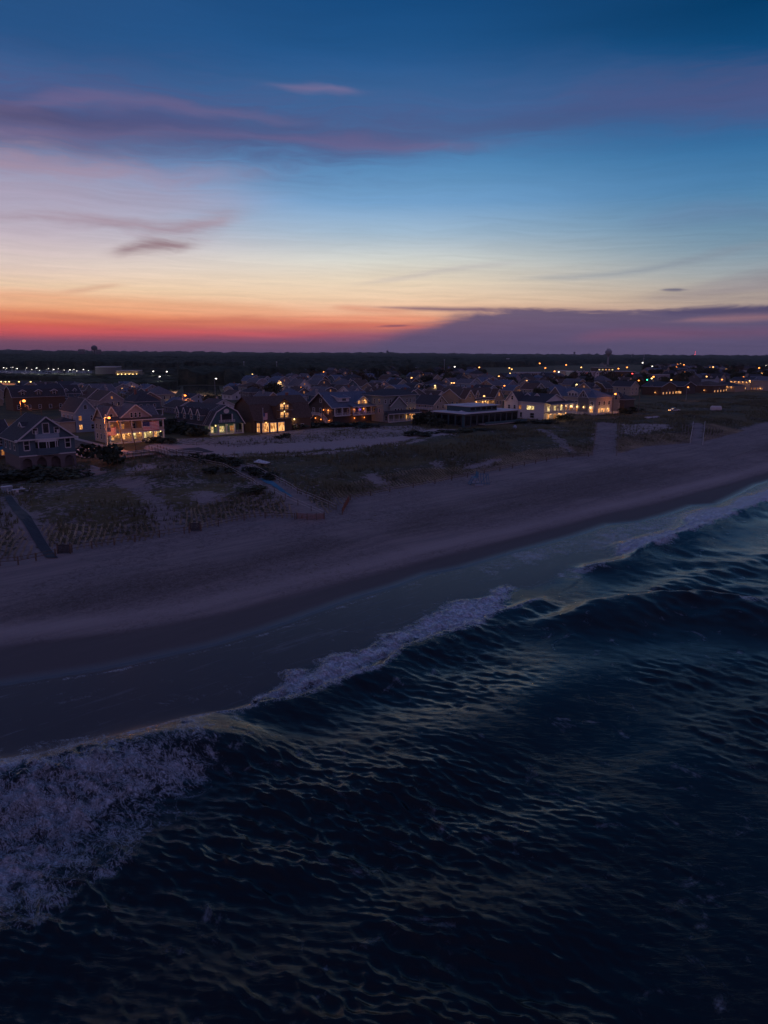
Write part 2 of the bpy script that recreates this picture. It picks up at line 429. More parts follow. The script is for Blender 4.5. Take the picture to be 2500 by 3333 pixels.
# ------------------------------------------------------------------ the ground
def ground_material():
    m, T, b = SM('sand_and_dune')
    a = T.new('ShaderNodeAttribute'); a.attribute_name = 'mask'
    sp = T.new('ShaderNodeSeparateColor'); T.put(sp.inputs[0], a.outputs['Color'])
    veg, wet, pale = sp.outputs
    trod = a.outputs['Alpha']
    tcn = T.new('ShaderNodeTexCoord'); mp = T.new('ShaderNodeMapping')
    T.put(mp.inputs[0], tcn.outputs['Object']); mp.inputs['Rotation'].default_value = (0, 0, -COAST)
    V = mp.outputs[0]
    big = T.noise(V, .06, 5, .6, .6)
    mid = T.noise(V, .9, 6, .65, .5)
    foot = T.noise(V, 3.2, 5, .7, .3)
    st = T.new('ShaderNodeMapping'); T.put(st.inputs[0], V); st.inputs['Scale'].default_value = (.08, .9, 1)
    streak = T.noise(st.outputs[0], 1.0, 5, .6, .4)
    c = T.mix(T.ss(streak, .35, .65), (.225, .195, .190), (.300, .250, .235))
    c = T.mix(T.m('MULTIPLY', T.ss(big, .4, .7), .5), c, (.25, .215, .22))
    c = T.mix(T.m('MULTIPLY', T.m('MULTIPLY', T.ss(T.noise(V, 1.1, 6, .8, 1.2), .46, .60), T.ss(big, .38, .55)), .75), c, (.13, .105, .098))
    c = T.mix(T.m('MULTIPLY', T.ss(T.noise(st.outputs[0], .35, 6, .65, .8), .5, .7), .5), c, (.15, .125, .13))
    c = T.mix(pale, c, (.42, .36, .34))
    spk = T.noise(V, 2.0, 6, .8, 1.6)
    c = T.mix(T.m('MULTIPLY', T.m('MULTIPLY', T.ss(spk, .42, .58), trod), .75), c, (.10, .082, .080))
    # plants over the sand
    vf = T.m('MULTIPLY_ADD', T.m('SUBTRACT', mid, .5), 2.4, T.m('MULTIPLY_ADD', T.m('SUBTRACT', big, .5), 1.1, veg))
    vf = T.ss(vf, .35, .62)
    g = T.mix(T.ss(foot, .35, .7), (.040, .046, .030), (.095, .092, .050))
    g = T.mix(T.ss(big, .4, .62), g, (.115, .095, .045))
    c = T.mix(vf, c, g)
    wf = T.m('MULTIPLY_ADD', T.m('SUBTRACT', streak, .5), .35, wet)
    wf = T.ss(wf, .2, .7)
    c = T.mix(wf, c, (.095, .080, .078))
    T.put(b.inputs['Base Color'], c)
    T.put(b.inputs['Roughness'], T.m('MULTIPLY_ADD', T.ss(wet, .5, 1.0), -.70, .9))
    T.put(b.inputs['Specular IOR Level'], T.m('MULTIPLY_ADD', T.ss(wet, .5, 1.0), .3, .2))
    bn = T.new('ShaderNodeBump'); bn.inputs['Distance'].default_value = .30
    T.put(bn.inputs['Strength'], T.m('MULTIPLY_ADD', T.ss(wet, .1, .8), -.85, .9))
    T.put(bn.inputs['Height'], T.m('MULTIPLY_ADD', spk, T.m('MULTIPLY', trod, 1.5), T.m('ADD', foot, mid))); T.put(b.inputs['Normal'], bn.outputs[0])
    return m

GM = ground_material()

def land_mask(x, y):
    s, n = sn(x, y)
    ds = n - nl(SHORE, s); dd = n - nl(DUNE, s); dw = n - nl(WETL, s)
    vg = sstep(dd, 0, 5) * (.56 + .05 * sstep(dd, 10, 26) + .20 * sstep(s, 50, 120))
    vg = np.where(dd > 85, 1.1, vg)
    vg = vg * (1 - .3 * sstep(-dd, -14, 0) * 0)
    wx_ = x + (fbm(x * .25, y * .25, 41, 3) - .5) * 3.2; wy_ = y + (fbm(x * .25, y * .25, 43, 3) - .5) * 3.2
    tr = soft_mask(wx_, wy_, TRACK); pa = soft_mask(x + .7 * (wx_ - x), y + .7 * (wy_ - y), PATHS, 1.6); pf = soft_mask(x, y, PATH_FAINT)
    ro = soft_mask(wx_, wy_, ROUGH); pt = soft_mask(wx_, wy_, PATCH)
    vg = vg * (1 - tr) * (1 - pa) * (1 - .75 * pf) * (1 - pt)
    vg = vg * (1 - ro) + ro * .34
    berm = np.exp(-((dw - 2.5) / 2.2) ** 2) * (.35 + .5 * fbm(s * .04, n * .2, 71, 3))
    foot = sstep(ds, 20, 26) * (1 - sstep(dd, -18, -8)) 
    pale = np.clip(tr * .8 + pa * .12 * (s < 40) + ro * .6 + pt * .35 + berm, 0, 1)
    w = 1 - sstep(dw, -3, 1.5)
    w = np.maximum(w * .66, 1 - sstep(ds, -1, 7))
    w = np.where(ds < -1, 1, w)
    trod = sstep(ds, 13, 20) * (1 - sstep(dd, -20, -10)) * sstep(fbm(s * .03, n * .08, 55, 3), .30, .52)
    return np.stack([vg, w, pale, trod], 1)

def build_land():
    # fine sheet: beach and dunes
    S0, S1, N0, N1 = -190, 560, 30, 262
    ss_ = np.concatenate([np.arange(S0, 260, .6), np.arange(260, S1, 1.2)])
    nn = np.arange(N0, N1, .6)
    sg, ng = np.meshgrid(ss_, nn)
    x, y = xy(sg.ravel(), ng.ravel())
    z = height(x, y)
    me = mesh_np('beach_and_dunes', np.stack([x, y, z], 1), grid_quads(len(nn), len(ss_)), GM, True)
    attr(me, 'mask', land_mask(x, y))
    tag(link(bpy.data.objects.new('beach_and_dunes', me)), kind='structure')
    # coarse sheet to the horizon, a hand below the fine one where they overlap
    g = []
    def axis(lo, hi, a, b_):
        return np.concatenate([-np.geomspace(20000, -lo + 1, 26) if False else np.linspace(-30000, lo, 30), np.linspace(lo, hi, 90)[1:], np.geomspace(hi + 40, 30000, 30)])
    sa = np.concatenate([-np.geomspace(30000, 260, 24), np.linspace(-240, 900, 96), np.geomspace(960, 30000, 24)])
    na = np.concatenate([[-30000, -8000, -1500, -200, -40, 20], np.linspace(40, 700, 90), np.geomspace(740, 30000, 30)])
    sg, ng = np.meshgrid(sa, na)
    x, y = xy(sg.ravel(), ng.ravel())
    z = height(x, y)
    sr, nr_ = sg.ravel(), ng.ravel()
    inside = (sr > S0 + 4) & (sr < S1 - 14) & (nr_ > N0 + 4) & (nr_ < N1 - 8)
    z = np.where(inside, z - 3.0, z - .02)
    me = mesh_np('ground', np.stack([x, y, z], 1), grid_quads(len(na), len(sa)), GM, True)
    attr(me, 'mask', land_mask(x, y))
    tag(link(bpy.data.objects.new('ground', me)), kind='structure')
build_land()

# ------------------------------------------------------------------ the sea
def pl(pix, z=0.0): return [tuple(P(a, b, z)[:2]) for a, b in pix]
EDGE = sn_line([(-600, 2640), (-200, 2560), (0, 2520), (120, 2495), (250, 2455), (380, 2418), (560, 2375), (700, 2335), (786, 2307), (850, 2268), (932, 2228), (965, 2191), (1051, 2152), (1177, 2122), (1264, 2069), (1376, 2022),
                (1449, 1969), (1522, 1953), (1582, 1943), (1632, 1908), (1725, 1919), (1790, 1897), (1860, 1848), (1904, 1840), (1958, 1840), (2034, 1829), (2066, 1770), (2121, 1753), (2202, 1734),
                (2240, 1686), (2294, 1667), (2360, 1661), (2414, 1631), (2468, 1618), (2560, 1590)], 0)
LIP = pl([(-300, 2560), (0, 2520), (300, 2470), (420, 2428), (560, 2385), (650, 2358), (760, 2335), (900, 2295), (1000, 2272), (1100, 2222), (1250, 2176), (1330, 2112), (1420, 2080), (1500, 2060), (1620, 2010), (1700, 1975), (1800, 1945)])
HUMP = pl([(1660, 2068), (1800, 2045), (1930, 2005), (2040, 1990), (2160, 1976), (2300, 1972), (2420, 1990), (2560, 1996), (2750, 1990)])
FACE = pl([(-500, 2640), (-100, 2610), (200, 2560), (500, 2478), (640, 2448), (740, 2444), (850, 2470), (960, 2500)])
SHOLIP = pl([(1880, 1868), (1960, 1850), (2040, 1835), (2120, 1795), (2200, 1765), (2290, 1730), (2380, 1690), (2470, 1648), (2600, 1600)])
FOAM_L = pixpoly([(-700, 2720), (0, 2512), (130, 2486), (260, 2450), (400, 2440), (560, 2428), (700, 2434), (758, 2452), (700, 2470), (600, 2488), (540, 2530), (470, 2600), (440, 2660),
                  (400, 2700), (330, 2740), (250, 2800), (200, 2860), (120, 2900), (60, 2960), (0, 3000), (-700, 3300)], 0)
FOAM_T = pixpoly([(230, 2470), (380, 2420), (560, 2376), (660, 2340), (650, 2372), (540, 2410), (420, 2440)], 0)
FOAM_M = pixpoly([(770, 2318), (850, 2268), (932, 2228), (965, 2191), (1051, 2152), (1177, 2122), (1264, 2069), (1376, 2022), (1449, 1962), (1522, 1950), (1582, 1940), (1632, 1908),
                  (1668, 1925), (1645, 1985), (1600, 2015), (1500, 2055), (1400, 2085), (1320, 2112), (1250, 2160), (1100, 2212), (1000, 2250), (900, 2290), (820, 2318)], 0)
FOAM_R = pixpoly([(2010, 1785), (2066, 1768), (2121, 1751), (2202, 1732), (2240, 1684), (2294, 1665), (2360, 1658), (2414, 1629), (2468, 1612), (2560, 1580), (2600, 1600), (2500, 1640), (2430, 1668), (2370, 1690),
                  (2300, 1715), (2230, 1742), (2160, 1768), (2100, 1798), (2040, 1822)], 0)
FOAM_S = pixpoly([(1815, 1885), (1870, 1848), (1960, 1838), (2010, 1838), (1940, 1860), (1860, 1880)], 0)
THIN_R = pixpoly([(1515, 1850), (1700, 1795), (1884, 1745), (1990, 1709), (2095, 1699), (2180, 1676), (2264, 1647), (2340, 1642), (2403, 1612), (2467, 1579), (2600, 1540), (2600, 1580), (2414, 1631), (2294, 1667), (2202, 1734), (2066, 1770), (2000, 1785), (1850, 1800), (1700, 1840), (1560, 1880)], 0)

def waves(x, y, spacing):
    rng = np.random.default_rng(11)
    z = np.zeros(len(x)); dx = np.zeros(len(x)); dy = np.zeros(len(x))
    main = np.array([ND[0], ND[1]])
    base = atan2(main[1], main[0])
    env = .08 + 2.0 * sstep(fbm(x * .05, y * .05, 21, 4), .3, .75)
    def comp(L, A, a, q, e=1.0):
        nonlocal z, dx, dy
        k = 2 * pi / L; ux, uy = cos(a), sin(a)
        at = np.clip((L / np.maximum(spacing, .01) - 2.5) / 2.5, 0, 1)
        ph = rng.uniform(0, 2 * pi) + 1.5 * (vnoise(x / L * .22, y / L * .22, int(L * 97) % 1000) - .5) * 2 * pi * .35
        th = k * (x * ux + y * uy) + ph
        z += A * at * e * np.cos(th); dx -= q * A * at * e * ux * np.sin(th); dy -= q * A * at * e * uy * np.sin(th)
    for i in range(6): comp(rng.uniform(13, 26), .10, base - .15 + rng.normal(0, .14), .6)
    for i in range(14): comp(rng.uniform(5, 10), .027, base - .3 + rng.normal(0, .45), .7, env)
    for i in range(20): comp(rng.uniform(1.6, 4.6), .0125, base - 1.25 + rng.normal(0, .4), .9, env)
    for i in range(44): comp(rng.uniform(.45, 1.7), .0066, base - 1.40 + rng.normal(0, .62), 1.0, env)
    return z, dx, dy

def blur_in(x, y, poly, w):
    r = np.zeros(len(x)); k = 0
    for i in range(16):
        a = i * 2.399; q = w * sqrt((i + .5) / 16); r += in_poly(x + q * cos(a), y + q * sin(a), poly)
    return r / 16

def sea_material():
    m, T, b = SM('sea_water')
    out = [n for n in T.t.nodes if n.bl_idname == 'ShaderNodeOutputMaterial'][0]
    a = T.new('ShaderNodeAttribute'); a.attribute_name = 'foam'
    f = a.outputs['Fac']
    th = T.new('ShaderNodeAttribute'); th.attribute_name = 'calm'
    calm = th.outputs['Fac']
    tcn = T.new('ShaderNodeTexCoord'); mp = T.new('ShaderNodeMapping')
    T.put(mp.inputs[0], tcn.outputs['Object']); mp.inputs['Rotation'].default_value = (0, 0, -COAST)
    V = mp.outputs[0]
    # ripples drawn out along the run of the waves
    s1 = T.new('ShaderNodeMapping'); T.put(s1.inputs[0], tcn.outputs['Object']); s1.inputs['Rotation'].default_value = (0, 0, radians(37)); s1.inputs['Scale'].default_value = (.55, 2.1, 1)
    r1 = T.noise(s1.outputs[0], 1.0, 6, .66, 1.3)
    s2 = T.new('ShaderNodeMapping'); T.put(s2.inputs[0], tcn.outputs['Object']); s2.inputs['Rotation'].default_value = (0, 0, radians(12)); s2.inputs['Scale'].default_value = (1.6, 3.4, 1)
    r2 = T.noise(s2.outputs[0], 1.0, 5, .64, 1.6)
    def ridged(v, k=1.0): return T.m('SUBTRACT', k, T.m('ABSOLUTE', T.m('MULTIPLY', T.m('SUBTRACT', v, .5), 2 * k)))
    hgt = T.m('MULTIPLY_ADD', ridged(r2), .16, T.m('MULTIPLY_ADD', ridged(r1), .30, T.m('MULTIPLY', r1, .25)))
    bn = T.new('ShaderNodeBump'); T.put(bn.inputs['Height'], hgt)
    bn.inputs['Distance'].default_value = .10
    patch = T.ss(T.noise(V, .11, 4, .6, .8), .38, .66, .40, 1.0)
    T.put(bn.inputs['Strength'], T.m('MULTIPLY', T.m('MULTIPLY_ADD', calm, -.88, 1.0), patch))
    b.inputs['Base Color'].default_value = (.0035, .012, .017, 1)
    T.put(b.inputs['Base Color'], T.mix(calm, (.0012, .005, .008), (.062, .050, .052)))
    T.put(b.inputs['Roughness'], T.m('MULTIPLY_ADD', calm, .16, .11))
    T.put(b.inputs['Specular IOR Level'], T.m('MULTIPLY_ADD', calm, -.28, .5))
    b.inputs['IOR'].default_value = 1.33
    T.put(b.inputs['Normal'], bn.outputs[0])
    # foam: broad clumps, torn holes, thin threads drawn along the run of the water
    sf = T.new('ShaderNodeMapping'); T.put(sf.inputs[0], V); sf.inputs['Scale'].default_value = (1.05, .52, 1)
    n1 = T.noise(sf.outputs[0], 1.0, 9, .66, .9)
    n2 = T.noise(V, .24, 6, .62, 1.6)
    n3 = T.noise(sf.outputs[0], 4.2, 7, .72, .9)
    lace = T.m('ABSOLUTE', T.m('SUBTRACT', T.noise(sf.outputs[0], .8, 6, .6, 1.8), .5))
    lace = T.ss(lace, .045, .0)
    lace2 = T.m('ABSOLUTE', T.m('SUBTRACT', T.noise(sf.outputs[0], 2.1, 5, .6, 1.2), .5))
    lace2 = T.ss(lace2, .05, .0)
    v = T.m('MULTIPLY_ADD', T.m('SUBTRACT', n1, .5), 1.1, f)
    v = T.m('MULTIPLY_ADD', T.m('SUBTRACT', n2, .5), 2.7, v)
    v = T.m('MULTIPLY_ADD', T.m('MULTIPLY', T.m('MULTIPLY_ADD', lace2, .7, lace), T.ss(f, .03, .3)), .55, v)
    v = T.ss(v, .28, 1.15)
    v = T.m('MULTIPLY', v, T.ss(n3, .30, .58, .50, 1.0), clamp=True)
    thread = T.m('MAXIMUM', T.m('MAXIMUM', lace, lace2), T.ss(n1, .40, .66))
    v = T.m('MULTIPLY', v, T.m('MAXIMUM', T.m('MULTIPLY_ADD', thread, .55, .45), T.ss(f, .78, 1.1)), clamp=True)
    film = T.noise(st_(T, V), 1.0, 6, .66, 1.4)
    v = T.m('MAXIMUM', v, T.m('MULTIPLY', T.m('MULTIPLY', T.ss(film, .54, .74), calm), .16))
    fo = T.new('ShaderNodeBsdfPrincipled')
    fo.inputs['Base Color'].default_value = (.72, .84, .96, 1); fo.inputs['Roughness'].default_value = .6
    fb = T.new('ShaderNodeBump'); T.put(fb.inputs['Height'], T.m('ADD', T.m('ADD', n1, n3), lace)); fb.inputs['Strength'].default_value = 1.0; fb.inputs['Distance'].default_value = .5
    T.put(fo.inputs['Normal'], fb.outputs[0])
    ms = T.new('ShaderNodeMixShader'); T.put(ms.inputs[0], v); T.put(ms.inputs[1], b.outputs[0]); T.put(ms.inputs[2], fo.outputs[0])
    T.put(out.inputs[0], ms.outputs[0])
    return m

def st_(T, V):
    q = T.new('ShaderNodeMapping'); T.put(q.inputs[0], V); q.inputs['Rotation'].default_value = (0, 0, radians(12)); q.inputs['Scale'].default_value = (.10, .8, 1)
    return q.outputs[0]

def build_sea():
    pys = np.concatenate([np.arange(4300, 3500, -16), np.arange(3500, 1300, -2.8), np.arange(1300, 1175, -1.4)])
    el = (pys - 1150.5) / FPX
    r = CAM_H / np.tan(np.arctan((pys - 1666.5) / FPX) + radians(PITCH))
    r = r[(r > 0)]
    r = np.concatenate([[3, 6, 9], r[r > 11]]); r.sort()
    r = np.concatenate([r, np.geomspace(r[-1] * 1.1, 29000, 26)])
    az = np.concatenate([np.radians(np.linspace(-180, -38, 36)[:-1]), np.radians(np.linspace(-38, 38, 860)), np.radians(np.linspace(38, 180, 36)[1:])])
    R, Z = np.meshgrid(r, az, indexing='ij')
    x = (R * np.sin(Z)).ravel(); y = (R * np.cos(Z)).ravel()
    rr = np.gradient(r); spacing = np.repeat(np.maximum(rr, r * radians(.09)), len(az))
    azf = np.abs(Z.ravel()) > radians(38.5)
    spacing = np.where(azf, 12, spacing)
    s, n = sn(x, y)
    off = nl(EDGE, s) - n                       # metres seaward of the outer edge of the swash
    offs = nl(SHORE, s) - n
    amp = .06 + .94 * sstep(off, -1, 16)
    z, dx, dy = waves(x, y, spacing)
    z = z * amp
    far = 1 - sstep(R.ravel(), 500, 1500)
    z = z * far; dx *= amp * far; dy *= amp * far
    def ridge(line, A, wf, wb, fade=8.0, jag=.8):
        d, sg, par = seg_dist(x + (fbm(x * .15, y * .15, 31, 3) - .5) * 3 * jag, y + (fbm(x * .15, y * .15, 47, 3) - .5) * 3 * jag, line)
        L = sum(sqrt((p[0] - q[0]) ** 2 + (p[1] - q[1]) ** 2) for p, q in zip(line[:-1], line[1:]))
        e = np.minimum(sstep(par, 0, fade), sstep(L - par, 0, fade))
        w = np.where(sg > 0, wf, wb)            # sg > 0: right of the line, which is the seaward side
        return A * e * np.exp(-(d / w) ** 2), d, sg, e
    h, dL, sL, eL = ridge(LIP, .55, 2.6, .8, 3, .35); z += h
    h, dH, sH, eH = ridge(HUMP, 1.9, 4.6, 2.6, 14); z += h
    h, dF, sF, eF = ridge(FACE, 1.5, 3.6, 3.2, 5, .5); z += h
    h, dS, sS, eS = ridge(SHOLIP, .9, 3.0, 1.6, 6); z += h
    # troughs in front of the humps
    z -= .4 * eH * np.exp(-((dH - 9) / 4) ** 2) * (sH > 0)
    foam = np.zeros(len(x))
    near = (R.ravel() < 400) & (~azf)
    xn, yn = x[near], y[near]
    wx = xn + (fbm(xn * .3, yn * .3, 61, 3) - .5) * 3.5; wy = yn + (fbm(xn * .3, yn * .3, 77, 3) - .5) * 3.5
    fn = np.maximum.reduce([blur_in(wx, wy, FOAM_L, 4.5) * .74, blur_in(wx, wy, FOAM_T, 1.2) * .8, blur_in(wx, wy, FOAM_M, 1.3) * 1.15,
                            blur_in(wx, wy, FOAM_R, 1.6) * 2.3, blur_in(wx, wy, FOAM_S, 1.5) * .6, blur_in(xn, yn, THIN_R, 3) * .36])
    foam[near] = fn
    lip = .52 * eL * np.exp(-(dL / .5) ** 2)
    foam = np.maximum(foam, lip)
    foam = np.maximum(foam, .42 * eH * np.exp(-((dH - .2) / .8) ** 2) * (vnoise(x * .2, y * .2, 8) > .45))
    edge_l = np.exp(-((offs - .6) / .35) ** 2) * .22
    foam = np.maximum(foam, edge_l)
    lump = sstep(foam, .4, .8)
    z += lump * (fbm(x * 1.1, y * 1.1, 91, 4) - .42) * 1.1 * np.clip(1.2 - spacing, 0, 1)
    z += blur_full(x, y, near, FOAM_R) * .8
    calm = 1 - sstep(off, -1.5, 2.5)
    z = z - .0 * calm
    x2 = x + dx * .8; y2 = y + dy * .8
    z2 = np.maximum(z, np.where(off < 3, .012, -5))
    me_q = grid_quads(len(r), len(az))
    keep = (offs > -1.5)
    q = me_q[keep[me_q].any(1)]
    used = np.unique(q); mp_ = np.full(len(x), -1, np.int64); mp_[used] = np.arange(len(used))
    me = mesh_np('sea', np.stack([x2, y2, z2], 1)[used], mp_[q], sea_material(), True)
    attr(me, 'foam', foam[used]); attr(me, 'calm', calm[used])
    tag(link(bpy.data.objects.new('sea', me)), kind='structure')

def blur_full(x, y, near, poly):
    r = np.zeros(len(x)); r[near] = blur_in(x[near], y[near], poly, 2.5); return r
build_sea()

# ------------------------------------------------------------------ far woodland
def build_woods():
    m, T, b = SM('woodland_leaves')
    tcn = T.new('ShaderNodeTexCoord')
    nz = T.noise(tcn.outputs['Object'], .08, 6, .7)
    T.put(b.inputs['Base Color'], T.ramp(T.ss(nz, .3, .72), [(0, (.020, .028, .018)), (.5, (.040, .050, .032)), (1, (.075, .078, .045))]))
    b.inputs['Roughness'].default_value = .9; b.inputs['Specular IOR Level'].default_value = .1
    bn = T.new('ShaderNodeBump'); bn.inputs['Strength'].default_value = 1; bn.inputs['Distance'].default_value = 1.5
    T.put(bn.inputs['Height'], T.noise(tcn.outputs['Object'], .35, 5, .7)); T.put(b.inputs['Normal'], bn.outputs[0])
    az = np.radians(np.linspace(-44, 44, 900))
    r = np.geomspace(380, 9500, 430)
    R, Z = np.meshgrid(r, az, indexing='ij'); R = R.ravel(); Z = Z.ravel()
    x = R * np.sin(Z); y = R * np.cos(Z)
    # where the wood begins, as a distance for each azimuth
    edge_px = [(-900, 1252), (0, 1236), (130, 1238), (330, 1262), (480, 1255), (560, 1250), (620, 1236), (780, 1236), (900, 1226), (1050, 1216), (1200, 1212), (1400, 1208), (1550, 1200), (1700, 1190), (1900, 1182), (2100, 1184), (2300, 1188), (2500, 1186), (3300, 1186)]
    ea = [math.radians(azel(px, py)[0]) for px, py in edge_px]; er = [math.hypot(*P(px, py, 6)[:2]) for px, py in edge_px]
    E = np.interp(Z, ea, er)
    f1 = fbm(x * .012, y * .012, 5, 4); crown = fbm(x * .075, y * .075, 8, 3, .6)
    mask = sstep(R / E + (f1 - .5) * .35, .97, 1.05)
    clear = in_any(x, y, CLEARINGS)
    lift = np.clip((R - 3500) / 6000, 0, 1)
    hills = 30 * lift * fbm(Z * 6, Z * 0 + R * .0003, 4, 3)
    big = sstep(vnoise(x * .006, y * .006, 12), .55, .95)
    tall = 6.5 + 7.5 * crown + 5 * (f1 - .4) + 4 * big + hills
    tall = tall * np.where(crown < .36, .45, 1)
    tall = tall * np.where((Z < math.radians(-16)) & (R < 1150), .35, 1)
    tall = tall + 16 * sstep(R, 2500, 6000) * (vnoise(Z * 180, R * .0006, 15) - .4) + 10 * sstep(R, 2500, 6000) * (vnoise(Z * 520, R * .0016, 25) - .5)
    z = 3 + mask * tall - (1 - mask) * 4
    z = np.where(clear, -1.0, z)
    z = np.where((tall * mask < 3.5) & (R < 1600), -1.0, z)
    z = np.where(R > 9000, z - (R - 9000) * .02, z)
    q = grid_quads(len(r), len(az))
    keep = (z > 0)
    q = q[keep[q].any(1)]
    me = mesh_np('woodland', np.stack([x, y, z], 1), q, m, False)
    tag(link(bpy.data.objects.new('woodland', me)), 'dark woodland spreading from behind the town to the horizon', 'woods', kind='stuff')
CLEARINGS = [pixpoly(p, 3) for p in [
    [(-60, 1202), (310, 1204), (310, 1226), (-60, 1228)], [(370, 1210), (470, 1212), (470, 1232), (370, 1232)], [(580, 1252), (730, 1252), (730, 1282), (580, 1282)],
    [(1560, 1196), (2100, 1192), (2100, 1240), (1560, 1240)], [(-60, 1240), (190, 1240), (190, 1262), (-60, 1262)], [(600, 1205), (790, 1212), (780, 1228), (600, 1222)]]]
build_woods()
# ------------------------------------------------------------------ materials
M = {}
for nme, c in dict(white=(.52, .52, .54), cream=(.36, .32, .26), grey_shingle=(.12, .12, .13), blue_shingle=(.07, .115, .15), teal_shingle=(.045, .105, .125),
                   brown_shingle=(.10, .065, .045), dark_wood=(.06, .05, .05), pale_blue=(.24, .31, .38), stone=(.12, .11, .12), lilac=(.26, .25, .30),
                   sage=(.20, .24, .24), tan=(.32, .25, .18), red_brown=(.20, .09, .07), pale_grey=(.25, .25, .27)).items():
    M[nme] = mat(nme, c, .75, .14, 1.2, .25, stretch=(.4, .4, 6))
for nme, c in dict(roof_dark=(.045, .047, .055), roof_grey=(.11, .11, .125), roof_brown=(.085, .06, .05), roof_blue=(.09, .12, .17), roof_pale=(.22, .22, .25)).items():
    M[nme] = mat(nme, c, .85, .3, 2.2, .5)
M['trim'] = mat('white_trim', (.50, .50, .52), .5, .08)
M['concrete'] = mat('concrete', (.30, .28, .27), .85, .2, .8, .3)
M['asphalt'] = mat('asphalt', (.055, .054, .056), .85, .25, .8, .4)
M['paint'] = mat('road_paint', (.70, .70, .68), .6, .2, 2)
M['glass'] = mat('window_glass', (.012, .014, .018), .08, .3, .5, 0, 1.0)
M['deck'] = mat('weathered_boards', (.24, .21, .19), .75, .25, 1.4, .3, stretch=(8, .4, 1))
M['rail_wood'] = mat('rail_wood', (.42, .40, .38), .8, .2, 2)
M['wood_post'] = mat('post_wood', (.12, .09, .07), .8, .3, 3)
M['metal'] = mat('painted_metal', (.45, .45, .47), .4, .1, 2, 0, .5)
M['dark_metal'] = mat('dark_metal', (.05, .05, .055), .5, .2, 2)
M['bark'] = mat('bark', (.07, .055, .045), .9, .3, 3, .5)
M['leaf_dark'] = mat('leaves_dark', (.030, .042, .026), .8, .5, .9)
M['leaf_mid'] = mat('leaves_mid', (.050, .062, .034), .8, .5, .9)
M['leaf_rust'] = mat('leaves_rust', (.085, .062, .035), .8, .45, .9)
M['blue_paint'] = mat('blue_paint', (.03, .15, .26), .5, .15, 2)
M['blue_mat'] = mat('blue_mat', (.04, .17, .26), .8, .2, 1)
M['orange_mesh'] = mat('orange_plastic', (.22, .075, .045), .6, .2, 2)
M['gate'] = mat('gate_boards', (.035, .038, .045), .7, .25, 2)
M['red_cloth'] = mat('red_cloth', (.50, .06, .06), .9, .12, 4)
M['white_cloth'] = mat('white_cloth', (.72, .70, .70), .9, .08, 4)
M['blue_cloth'] = mat('blue_cloth', (.04, .05, .16), .9, .1, 4)
M['car_dark'] = mat('car_paint_dark', (.04, .045, .05), .25, .05, 1, 0, .6)
M['car_pale'] = mat('car_paint_pale', (.45, .46, .48), .25, .05, 1, 0, .6)
M['rubber'] = mat('rubber', (.02, .02, .02), .9, .1)
M['lake'] = mat('lake_water', (.02, .03, .04), .05, .05, .2, 0, 1.0)
def room(name, c1, c2, st):
    """a lit room behind the pane: curtains, lamps and dark furniture make it uneven"""
    m = bpy.data.materials.new(name); m.use_nodes = True
    t = m.node_tree
    for n in list(t.nodes): t.nodes.remove(n)
    T = NT(t); out = T.new('ShaderNodeOutputMaterial'); e = T.new('ShaderNodeEmission'); tcn = T.new('ShaderNodeTexCoord'); oi = T.new('ShaderNodeObjectInfo')
    mp = T.new('ShaderNodeMapping'); T.put(mp.inputs[0], tcn.outputs['Object']); mp.inputs['Scale'].default_value = (4.5, 1, 2.2)
    ad = T.new('ShaderNodeVectorMath'); ad.operation = 'ADD'; T.put(ad.inputs[0], mp.outputs[0]); T.put(ad.inputs[1], oi.outputs['Location'])
    nz = T.noise(ad.outputs[0], 1.0, 3, .6)
    T.put(e.inputs[0], T.mix(T.ss(nz, .35, .65), c1, c2)); T.put(e.inputs[1], T.ss(nz, .32, .66, st * .18, st * 1.5))
    T.put(out.inputs[0], e.outputs[0]); m.cycles.emission_sampling = 'NONE'
    return m
M['warm'] = room('lit_window_warm', (1.0, .33, .07), (1.0, .52, .18), 1.0)
M['warm_dim'] = room('lit_window_dim', (1.0, .28, .06), (1.0, .40, .12), .34)
M['pale_lit'] = room('lit_window_pale', (1.0, .60, .18), (1.0, .84, .40), .9)
M['bulb_warm'] = emat('lamp_warm', (1.0, .46, .14), 4)
M['bulb_orange'] = emat('lamp_orange', (1.0, .27, .05), 5)
M['bulb_white'] = emat('lamp_white', (1.0, .92, .78), 3.5)
M['bulb_yellow'] = emat('lamp_yellow', (1.0, .66, .22), 5)
M['bulb_red'] = emat('lamp_red', (1.0, .06, .06), 7)
M['bulb_green'] = emat('lamp_green', (.05, 1.0, .45), 5)
M['bulb_blue'] = emat('lamp_blue', (.08, .05, 1.0), 3)
WARM = (1.0, .45, .14); ORANGE = (1.0, .26, .05); WHITE = (.92, .95, 1.0); YELLOW = (1.0, .80, .38)

